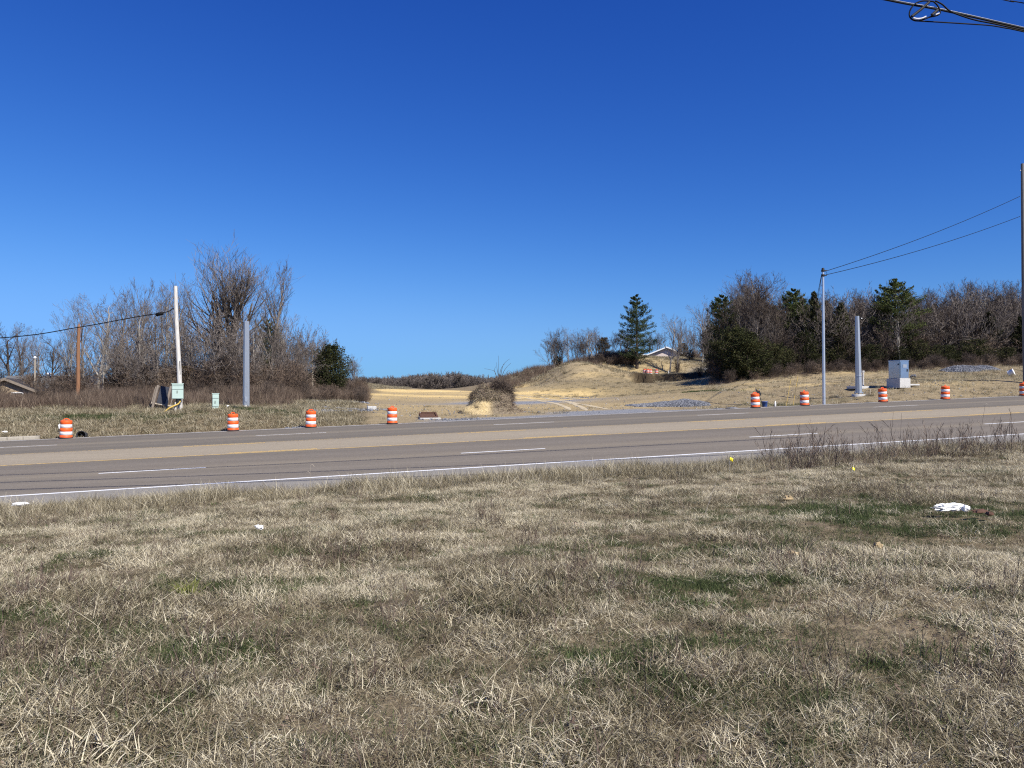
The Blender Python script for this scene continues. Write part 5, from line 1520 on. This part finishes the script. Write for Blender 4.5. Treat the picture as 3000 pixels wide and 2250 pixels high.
b = MB(); b.box((-.06, -.02, .92), (.22, .06, .34), Matrix.Rotation(math.radians(-22), 4, 'Y'), bevel=.015); b.box((-.16, -.03, 1.08), (.26, .05, .08), Matrix.Rotation(math.radians(40), 4, 'Y')); b.build('blade', M['dark'], o)
b = MB(); b.tube([(-.2, 0, 1.0), (-.28, 0, 1.22), (-.30, 0, 1.3)], [.05, .03, .015], 6); b.build('grip', M['grey_wood'], o)
for (a0_, a1_, lab) in [((2302, 1180), (2318, 1106), 'left one of two thin leaning yellow rods beside the drum near the steel pole'), ((2322, 1184), (2337, 1106), 'right one of two thin leaning yellow rods beside the drum near the steel pole')]:
    p0 = at(a0_[0], 53.2); p1 = P3(a1_[0], a1_[1], 53.6)
    b = MB(); b.tube([(0, 0, -.1), p1 - p0], .014, 6); b.lathe([(.02, 0), (.03, .03), (.015, .08)], 6, c=(p1 - p0)); o = b.build('guy_rod', M['yellow_pipe']); o.location = p0; tag(o, lab, 'rod')
lump('litter', at(2271, 51.5, .12), (.06, .05, .26), 12, M['white'], 'upright white scrap beside the blue bucket', 'litter')
lump('stone', at(2676, 74, .1), (.3, .22, .2), 13, M['stone'], 'pale boulder on the bank right behind the metal cabinet', 'stone')
lump('asphalt_slab', at(2145, 50.5, .0), (.5, .35, .08), 14, M['gravel'], 'broken grey slab at the road edge left of the drum with the tool', 'slab', rough=.2, rz=.25)
lump('asphalt_slab', at(2105, 50.0, .0), (.35, .25, .06), 15, M['gravel'], 'smaller broken grey slab left of the larger one at the road edge', 'slab', rough=.2, rz=.2)

# ------------------------------------------------------------------ overhead cables on the near side
Yk = 13.5
def cable(name, ps, r, mat, label, cat='cable', n=8):
    ps = [Vector(q) for q in ps]; o = empty(name, ps[0]); tag(o, label, cat)
    b = MB(); b.tube([q - ps[0] for q in smooth_path(ps, 8)], r, n); b.build('cable', mat, o); return o
ps = [P3(1900, -180, 11.8), P3(2400, -50, 12.8), P3(2630, 1, 13.3), P3(2770, 27, 13.5), P3(3000, 79, 13.8), P3(3300, 150, 14.3), P3(4200, 330, 16.5)]
o = cable('aerial_cable', ps, .016, M['cable'], 'black overhead cable bundle with a coiled slack loop at the top right corner')
b = MB(); up_ = Vector((0, 0, .026)); b.tube([Vector(q) - Vector(ps[0]) + up_ for q in smooth_path(ps, 8)], .006, 6); b.build('strand', M['strand'], o)
P0 = Vector(ps[0])
def kp(x, y, dY=0.0): return P3(x, y, 13.42 + dY) - P0
loop = [(2740, 0), (2752, 12), (2759, 28), (2757, 37), (2747, 42), (2728, 46), (2710, 53), (2694, 57), (2679, 54), (2670, 45), (2669, 33), (2676, 17), (2690, 4), (2712, -2), (2740, 0)]
b = MB(); b.tube(smooth_path([kp(a, c, -.06) for a, c in loop], 5), .013, 6); b.build('snowshoe_ring', M['cable'], o)
b = MB(); b.tube([kp(2727, 2, -.09), kp(2702, 24, -.09), kp(2676, 44, -.09)], .026, 6); b.build('cross_strap', M['dark'], o)
b = MB(); b.tube([kp(2752, 25, -.08), kp(2735, 40, -.08)], .03, 6); b.build('cross_strap', M['dark'], o)
b = MB(); b.tube(smooth_path([kp(2680, 49, -.09), kp(2692, 51, -.09), kp(2706, 49.5, -.09), kp(2718, 44, -.09)], 4), .014, 6); b.tube([kp(2746, 39, -.09), kp(2757, 34.5, -.09)], .013, 6); b.build('reflective_trim', M['reflective'], o)
b = MB(); b.tube(smooth_path([kp(2745, -2), kp(2765, 8), (kp(2785, 26)), kp(2808, 37), kp(2860, 54), kp(2920, 66), kp(3000, 84), kp(3300, 152)], 5), .013, 6); b.build('slack_cable', M['cable'], o)
b = MB(); b.tube(smooth_path([kp(2685, 57), kp(2760, 61), kp(2840, 66), kp(2905, 70.5), kp(2950, 78), kp(3000, 88), kp(3300, 156)], 5), .011, 6); b.build('slack_cable', M['cable'], o)
cable('aerial_wire', [P3(2700, -60, 15), P3(2960, -2, 15.6), P3(3000, 3.5, 15.7), P3(3400, 80, 17)], .010, M['cable'], 'thin dark overhead wire clipping the very top right corner', 'wire', 6)

for ps_, r_, lab in [([P3(-2500, -900, 11.5), P3(1500, -560, 13.2), P3(4500, -300, 15.2)], .05, 'power line wire above the picture, lowest one, its shadow lies on the road shoulder'),
                     ([P3(-2500, -1000, 12.2), P3(1500, -690, 13.9), P3(4500, -480, 16.6)], .045, 'power line wire above the picture, middle one, shadow along the near edge line'),
                     ([P3(-2500, -1250, 12.6), P3(1500, -860, 14.6), P3(4500, -760, 18.5)], .05, 'power line wire above the picture, highest one, shadow on the near lane')]:
    cable('power_line', ps_, r_, M['cable'], lab, 'wire', 6)

# ------------------------------------------------------------------ litter, flags and plants in the near grass
def flag(px, py, Y, rz, label, lie=0.0):
    x = (px - 1500) / F * Y; z = hz(x, Y)
    ztop = (HZ - py) / F * Y
    o = empty('marker_flag', (x, Y, z), rot=(0, lie, rz)); tag(o, label, 'flag')
    h = max(.25, ztop - z)
    b = MB(); b.tube([(0, 0, -.05), (.01, 0, h * .5), (.03, 0, h)], .004, 5); b.build('wire', M['strand'], o)
    n = 6; vs = []; fs = []
    for i in range(n):
        for j in range(4):
            vs.append((.03 + .115 * i / (n - 1), .03 * math.sin(i * 1.4 + j * .5), h - .10 * j / 3 - .012 * i))
    for i in range(n - 1):
        for j in range(3):
            fs.append((i * 4 + j, i * 4 + j + 1, (i + 1) * 4 + j + 1, (i + 1) * 4 + j))
    b = MB(); b.add(vs, fs, True); f = b.build('flag', M['yellow_flag'], o)
    sm = f.modifiers.new('thickness', 'SOLIDIFY'); sm.thickness = .002
    return o
flag(2135, 1338, 20.5, .3, 'small yellow marker flag standing at the near road edge, left one')
flag(2497, 1362, 19.5, 1.0, 'yellow marker flag bent over in the tall weeds, right one', .55)
o = lump('plastic_bag', at(2780, 11.4, .15), (.26, .07, .05), 21, M['white'], 'long crumpled white plastic sheet in the grass on the right', 'litter', (26, 14), .42, rz=.25)
lump('litter', at(2826, 11.3, .14), (.06, .05, .045), 22, M['white'], 'crumpled white end piece right of the long plastic sheet', 'litter', (9, 6), .4)
lump('bark_piece', at(2866, 11.0, .12), (.13, .06, .03), 23, M['rust'], 'rust brown piece of bark right of the white plastic sheet', 'bark', rough=.4, rz=.4)
lump('bark_piece', at(2896, 10.8, .10), (.08, .05, .03), 24, M['rust'], 'smaller rust brown bark scrap right of the larger one', 'bark', rough=.4, rz=1.0)
o = lump('cup', at(62, 18.2, .14), (.20, .055, .05), 25, M['white'], 'flattened white paper cup in the grass near the left road edge', 'litter', (10, 6), .12, rz=.35)
lump('litter', at(760, 12.6, .10), (.07, .04, .035), 26, M['white'], 'small white scrap in the dry grass left of the middle', 'litter', (9, 6), .45)
lump('stone', at(2571, 8.9, .07), (.055, .05, .045), 27, M['soil'], 'small pale stone in the green patch right of the middle', 'stone')
lump('stone', at(2309, 14.2, .08), (.09, .06, .045), 28, M['soil'], 'pale stone in the brown weeds below the right flag', 'stone')
lump('stone', at(2322, 8.5, .07), (.06, .05, .03), 29, M['soil'], 'flat pale stone at the lower left end of the green patch', 'stone')
me_l = blades('leafy', 91, 60, .10, (.12, .26), (25, 70), .016, M['lime'], 3, .6)
o = link('leafy_plant', me_l); o.location = at(545, 7.55, .03); tag(o, 'yellow-green rosette plant in the dry grass left of the middle', 'plant')
me_l2 = blades('leafy_b', 92, 110, .22, (.2, .4), (10, 55), .007, M['green'], 3, .7, base=(.8, .15))
o = link('grass_tuft', me_l2); o.location = at(2320, 9.0, .02); tag(o, 'tall bright green grass tuft at the left end of the green patch', 'plant')

# ------------------------------------------------------------------ grass near the camera
T_ = []
for i in range(4): T_.append(blades('tuft_%d' % i, 500 + i, 170, .15, (.03, .11), (15, 88), .0043, M['straw'], 3, 1.5, base=(.65, .25)))
for i in range(3): T_.append(blades('mat_%d' % i, 510 + i, 200, .19, (.03, .11), (35, 92), .0046, M['straw'], 3, .9, .05, base=(.80, .22)))
for i in range(2): T_.append(blades('litter_%d' % i, 520 + i, 150, .20, (.03, .11), (45, 95), .0044, M['straw'], 2, .5, .05, base=(.38, .2)))
for i in range(3): T_.append(blades('green_%d' % i, 530 + i, 150, .17, (.03, .09), (5, 70), .0045, M['green'], 3, .9, base=(.5, .22)))
for i in range(2): T_.append(blades('straws_%d' % i, 540 + i, 4, .25, (.18, .42), (35, 86), .005, M['straw'], 3, .35, .05, base=(.72, .15)))
TALL = [blades('tall_%d' % i, 550 + i, 70, .20, (.16, .40), (5, 65), .006, M['straw'], 3, 1.3, base=(.50, .22)) for i in range(3)]
T_ += TALL                                   # 14,15,16
T_.append(blades('darkstems', 560, 14, .18, (.10, .28), (5, 60), .006, M['weed'], 2, .4, base=(.3, .2)))  # 17

T_.append(blades('leaf_litter', 570, 34, .22, (.025, .05), (50, 100), .022, M['brush'], 2, .6, .04, base=(.55, .25)))  # 18
T_.append(blades('broad_leaves', 571, 40, .15, (.03, .07), (25, 85), .020, M['green'], 2, .8, base=(.65, .2)))  # 19
def near_points(seed):
    r = np.random.default_rng(seed)
    out = []
    for (y0, y1, dens) in [(1.6, 5, 125), (5, 9, 100), (9, 15, 66), (15, 24, 46), (24, 33, 34)]:
        hw = lambda y: .70 * y + 2.0
        area = 2 * hw(y1) * (y1 - y0); n = int(area * dens)
        x = r.uniform(-hw(y1), hw(y1), n); y = r.uniform(y0, y1, n)
        out.append(np.stack([x, y], -1))
    p = np.concatenate(out)
    u, v = uv(p[:, 0], p[:, 1])
    k = (v < 21.72 + (fbm(u * .7, u * 0 + 3, 5, 3) - .5) * .5) & (np.abs(p[:, 0]) < .72 * p[:, 1] + 2.5)
    return r, p[k]
r, p = near_points(600)
x, y = p[:, 0], p[:, 1]; u, v = uv(x, y); n = len(x)
ga = np.zeros(n)
# green patches of the photograph: (px, py) centre -> ground; half widths in metres
def gpos(px, py):
    dx = (px - 1500) / F; dz = (HZ - py) / F
    Y = 3.0
    for _ in range(30): Y = min(40, max(1.5, hz(dx * Y, Y) / dz))
    return dx * Y, Y
for px, py, wx, wy, a in [(2520, 1500, 2.6, 1.5, 1.5), (2850, 1520, 2.6, 1.9, 1.5), (2250, 1490, 1.2, .7, 1.1), (1870, 1610, 1.4, .6, 1.2), (1700, 1620, .8, .4, .6), (2700, 1660, .5, .35, .8), (800, 1715, .8, .45, .9), (850, 1625, .9, .25, .7),
                          (420, 1510, 1.3, .35, .4), (60, 1820, .6, .3, .9), (250, 1860, .7, .35, .5), (560, 1720, .4, .3, .5), (2050, 1740, .9, .5, .7), (1750, 1930, .45, .35, .9), (2290, 1900, .5, .4, .8), (2000, 2050, .6, .3, .7), (2550, 2030, .5, .4, .55),
                          (1250, 1990, .35, .25, .4), (1100, 1860, .35, .3, .6), (600, 1950, .6, .35, .55), (350, 2080, .7, .4, .5), (900, 2180, .5, .25, .5), (1650, 2150, .6, .3, .5), (2800, 1900, .5, .4, .5), (2400, 2180, .5, .3, .5), (1250, 1680, .7, .3, .35), (150, 1480, 1.2, .5, .5), (300, 1530, 1.0, .3, .4), (2050, 1905, .4, .3, .7), (100, 2000, .5, .3, .6)]:
    cx, cy = gpos(px, py)
    ga = np.maximum(ga, a * np.exp(-(((x - cx) / wx) ** 2 + ((y - cy) / wy) ** 2)))
gn = fbm(x * .9, y * .9, 51, 4)
ga = ga * (.55 + .9 * sstep(.3, .65, fbm(x * 1.6, y * 1.6, 52, 3))) + .55 * sstep(.56, .72, gn)
strawy = fbm(x * .45, y * .6, 53, 3) + .35 * (fbm(x * 1.7, y * 1.7, 56, 3) - .5)
edgev = sstep(17.5, 21.2, v + (fbm(x * .5, y * .5, 54, 2) - .5) * 3)
bare = np.zeros(n)
for px, py, wx, wy in [(500, 1665, .8, .18), (330, 1605, .7, .3), (110, 1600, .9, .5), (1330, 2090, .3, .2)]:
    cx, cy = gpos(px, py); bare = np.maximum(bare, np.exp(-(((x - cx) / wx) ** 2 + ((y - cy) / wy) ** 2)))
rr = r.uniform(0, 1, n)
pick = np.where(rr < .36, r.integers(0, 4, n), np.where(rr < .58, r.integers(4, 7, n), np.where(rr < .78, r.integers(7, 9, n), np.where(rr < .97, r.integers(9, 12, n), r.integers(12, 14, n)))))
pale = sstep(.50, .60, strawy)
pick = np.where(r.uniform(0, 1, n) < .75 * pale, np.where(r.uniform(0, 1, n) < .45, r.integers(0, 4, n), r.integers(4, 7, n)), pick)
dark = sstep(.50, .38, strawy)
pick = np.where(r.uniform(0, 1, n) < dark * .55, r.integers(7, 9, n), pick)
pick = np.where((r.uniform(0, 1, n) < .035 + .05 * dark), 17, pick)
pick = np.where(r.uniform(0, 1, n) < np.clip(ga * .85, 0, .84), r.integers(9, 12, n), pick)
pick = np.where((r.uniform(0, 1, n) < edgev * .55), r.integers(14, 17, n), pick)
pick = np.where((pick < 9) & (r.uniform(0, 1, n) < .05), 18, pick)
pick = np.where((pick >= 9) & (pick <= 11) & (r.uniform(0, 1, n) < .16), 19, pick)
keep = (r.uniform(0, 1, n) > bare * .85)
cz = np.zeros(n)
rot = np.stack([r.normal(0, .10, n), r.normal(0, .10, n), r.uniform(0, 6.28, n)], -1)
scl = r.uniform(.75, 1.3, n) * (.82 + .45 * sstep(.4, .65, fbm(x * .8, y * .8, 57, 3)))
lump_h = (fbm(x * 1.2, y * 1.2, 58, 3) - .5) * .07
P = np.stack([x, y, height(x, y) + lump_h], -1)
gm = (pick >= 9) & (pick <= 11)
a_ = keep & ~gm
scatter('dry_grass', P[a_], rot[a_], scl[a_], pick[a_], T_, label='matted dry straw-coloured grass in the foreground', cat='grass')
a_ = keep & gm
scatter('green_grass', P[a_], rot[a_], scl[a_], pick[a_] - 9, T_[9:12], label='patches of fresh dark green grass in the foreground', cat='grass')
print('near grass', n)

# reddish weeds at the near road edge
WD = []
for i in range(4):
    A = grow_tree(700 + i, .62, trunk_frac=.9, spread=(12, 34), up=.05, levels=2, kids=(1.3, 1.1, 1), r_base=.0045, first=.2, multi=3)
    A[:, 6:8] = np.clip(A[:, 6:8], .0012, .003)
    rg = np.random.default_rng(i); vs, qs = seg_ribbons(A, .0012, rg)
    WD.append(np_mesh('weed_%d' % i, vs, qs.ravel(), np.full(len(qs), 4), M['weed'], False, {'rnd': np.repeat(np.clip(rg.normal(.5, .2, len(A)), 0, 1), 4)}))
r = np.random.default_rng(710)
U, W, Sc = [], [], []
for (p0, p1, m, s0, s1) in [(2290, 2440, 26, 1.3, 2.1), (2120, 2300, 8, .5, .9), (2430, 2560, 12, .8, 1.4), (2560, 2990, 50, 1.0, 1.9), (600, 2100, 24, .35, .7), (0, 600, 6, .3, .5)]:
    for _ in range(m):
        px = r.uniform(p0, p1); v_i = r.uniform(17.8, 21.3); X, Y = col_at_v(px, v_i); U.append((X, Y)); Sc.append(r.uniform(s0, s1))
for px_, py_ in [(2320, 1655), (2510, 1710), (2330, 1690), (1780, 1720), (1770, 1690), (960, 1530), (210, 1720), (120, 1750), (1180, 1820), (2060, 1980), (2900, 2010), (700, 1900), (1560, 1600), (2640, 1480), (330, 1560), (1010, 1640), (1420, 1530), (2960, 1750), (60, 1930)]:
    X, Y = gpos(px_, py_)
    for _ in range(5): U.append((X + r.normal(0, .10), Y + r.normal(0, .10))); Sc.append(r.uniform(.35, .75))
U = np.array(U); n = len(U)
rot = np.stack([r.normal(0, .12, n), r.normal(0, .12, n), r.uniform(0, 6.28, n)], -1)
scatter('roadside_weeds', np.column_stack([U, height(U[:, 0], U[:, 1])]), rot, Sc, r.integers(0, 4, n), WD, label='reddish leafless weeds in the near verge, thickest along the road edge on the right', cat='weeds')

# tall single stalks
def stalk(px0, py0, px1, py1, v_i, label, mat='straw', head=True):
    X, Y = col_at_v(px0, v_i); z = hz(X, Y)
    p0 = Vector((X, Y, z)); p1 = P3(px1, py1, Y - .1)
    o = empty('dry_stalk', p0); tag(o, label, 'stalk')
    b = MB(); d = p1 - p0; L = d.length
    b.tube(smooth_path([Vector((0, 0, -.03)), d * .4 + Vector((.02, 0, .02)) * L, d], 5), [.006 - .003 * i / 10 for i in range(11)], 5); b.build('stem', M['pale_wood'] if mat == 'straw' else M['bark_dark'], o)
    if head:
        b = MB(); b.tube(smooth_path([d, d + Vector((.05, 0, .03)), d + Vector((.10, 0, -.03))], 4), .006, 5)
        b.tube(smooth_path([d * .72, d * .72 + Vector((-.05, 0, .05)), d * .72 + Vector((-.09, 0, .02))], 4), .005, 5); b.build('seed_head', M['pale_wood'], o)
stalk(2860, 1345, 2886, 1185, 20.3, 'tallest bent stalk with pale dry seed heads near the right edge', 'dark')
stalk(2600, 1330, 2617, 1208, 20.5, 'tall thin stalk leaning right, left one of the two in the right weeds', 'dark', False)
stalk(2630, 1330, 2641, 1210, 20.6, 'tall thin straight stalk, right one of the two in the right weeds', 'dark', False)
stalk(2205, 1370, 2226, 1288, 20.2, 'pale leaning straw stalk right of the left yellow flag', 'straw', False)
stalk(2258, 1350, 2271, 1270, 20.6, 'very thin pale stalk left of the reddish weed clump', 'straw', False)
stalk(2450, 1405, 2476, 1318, 18.0, 'pale bent straw stalk left of the right yellow flag', 'straw', False)
stalk(905, 1420, 910, 1364, 21.0, 'pale dry stalk with drooping head in the middle of the near road edge', 'straw', True)
stalk(2060, 1500, 2100, 1402, 11.5, 'long pale straw leaning right in the grass below the left flag', 'straw', False)

# ------------------------------------------------------------------ rough grass beyond the road
r = np.random.default_rng(800)
FB = [blades('bank_%d' % i, 810 + i, 60, .32, (.12, .34), (15, 75), .016, M['straw'], 2, .9, base=(.47, .2)) for i in range(3)]
FB += [blades('bank_green_%d' % i, 820 + i, 60, .30, (.10, .22), (10, 60), .015, M['green'], 2, .8, base=(.4, .2)) for i in range(2)]
FB += [blades('brush_%d' % i, 830 + i, 46, .40, (.35, 1.1), (2, 50), .015, M['brush'], 2, .4, base=(.42, .2)) for i in range(3)]
FB += [blades('tan_%d' % i, 840 + i, 40, .35, (.06, .18), (25, 85), .016, M['straw'], 2, .9, base=(.62, .16)) for i in range(2)]
Q = []; pk = []
def spread_pts(n, pxr, yr, fn, picks):
    px = r.uniform(*pxr, n); Y = np.sqrt(r.uniform(yr[0] ** 2, yr[1] ** 2, n)); X = (px - 1500) / F * Y
    u, v = uv(X, Y); w = fn(px, Y, v)
    k = (r.uniform(0, 1, n) < w) & (v > 44.75)
    Q.append(np.stack([X[k], Y[k]], -1)); pk.append(r.choice(picks, k.sum()))
def gmask(px, Y):
    g = 0
    for a, b_, wx, wy, s in [(230, 45.5, 4.0, 1.0, 1), (330, 46, 2.6, 1.0, .9), (470, 45, 1.8, 1.1, .9), (90, 45, 1.0, .6, .6), (745, 49.5, 1.7, 1.1, 1), (800, 47.5, 2, 1.2, .6), (860, 50, 1.5, .8, .5), (2050, 72, 2.6, 4.5, .9), (2290, 55, 2.0, 1.6, .5), (2760, 66, 3, 2.5, .3)]:
        g = np.maximum(g, s * np.exp(-((((px - 1500) / F * Y - (a - 1500) / F * b_) / wx) ** 2 + ((Y - b_) / wy) ** 2)))
    return g
left_lim = lambda px: 52 - 3.5 * sstep(0, 500, px) * 0 - 2.0 * sstep(500, 250, px) * 0
spread_pts(9000, (-120, 1090), (38, 66), lambda px, Y, v: (1 - .9 * gmask(px, Y)) * (1 - sstep(1000, 1090, px)), [0, 1, 2])
spread_pts(5200, (-120, 1000), (40, 56), lambda px, Y, v: .6 * gmask(px, Y), [3, 4])
spread_pts(7000, (-140, 900), (50, 70), lambda px, Y, v: sstep(49.5, 55, Y - 4.5 * sstep(420, 760, px) + 5 * (fbm(px * .02, Y * .25, 92, 3) - .5)) * sstep(900, 820, px), [5, 6, 7, 5, 6, 0])
spread_pts(2200, (760, 1080), (62, 100), lambda px, Y, v: np.where(px < 1060, .9, .3), [5, 6, 7])
spread_pts(9000, (2050, 3080), (48, 96), lambda px, Y, v: (.26 + .38 * sstep(2400, 2700, px)) * (1 - .8 * gmask(px, Y)), [0, 8, 8, 9])
spread_pts(2600, (2000, 2400), (50, 82), lambda px, Y, v: .6 * gmask(px, Y), [3, 4])
spread_pts(3800, (2080, 3080), (84, 97), lambda px, Y, v: sstep(85, 93, Y + 6 * (fbm(px * .02, Y * .2, 91, 3) - .5)), [5, 6, 7, 0])
spread_pts(2500, (1100, 2100), (46, 60), lambda px, Y, v: .07 * sstep(45.5, 47, v) * (1 - sstep(1600, 1700, px) * sstep(1960, 1880, px) * (v < 51)), [8, 9, 0])
spread_pts(9000, (1560, 2120), (80, 150), lambda px, Y, v: np.where(Y < 126, .24, .6), [8, 9, 0, 0])
spread_pts(3000, (1860, 2120), (150, 182), lambda px, Y, v: .9 + 0 * px, [0, 1, 8, 9])
spread_pts(3000, (1040, 1200), (150, 200), lambda px, Y, v: .5 + 0 * px, [0, 1, 2])
spread_pts(5000, (1450, 1760), (130, 205), lambda px, Y, v: .7 + 0 * px, [0, 2, 5])
Q = np.concatenate(Q); pk = np.concatenate(pk); n = len(Q)
rot = np.stack([r.normal(0, .1, n), r.normal(0, .1, n), r.uniform(0, 6.28, n)], -1)
scatter('bank_grass', np.column_stack([Q, height(Q[:, 0], Q[:, 1])]), rot, r.uniform(.6, 1.25, n) * np.where(Q[:, 1] > 120, 1.5, 1) * np.where((pk >= 5) & (pk <= 7), .45 + 1.05 * fbm(Q[:, 0] * .35, Q[:, 1] * .35, 93, 3), 1) * np.where((pk >= 5) & (pk <= 7) & (Q[:, 0] > 0) & (Q[:, 1] < 98), .62, 1), pk, FB, label='rough dry grass and brown weeds on the banks beyond the road', cat='grass')
print('bank grass', n)
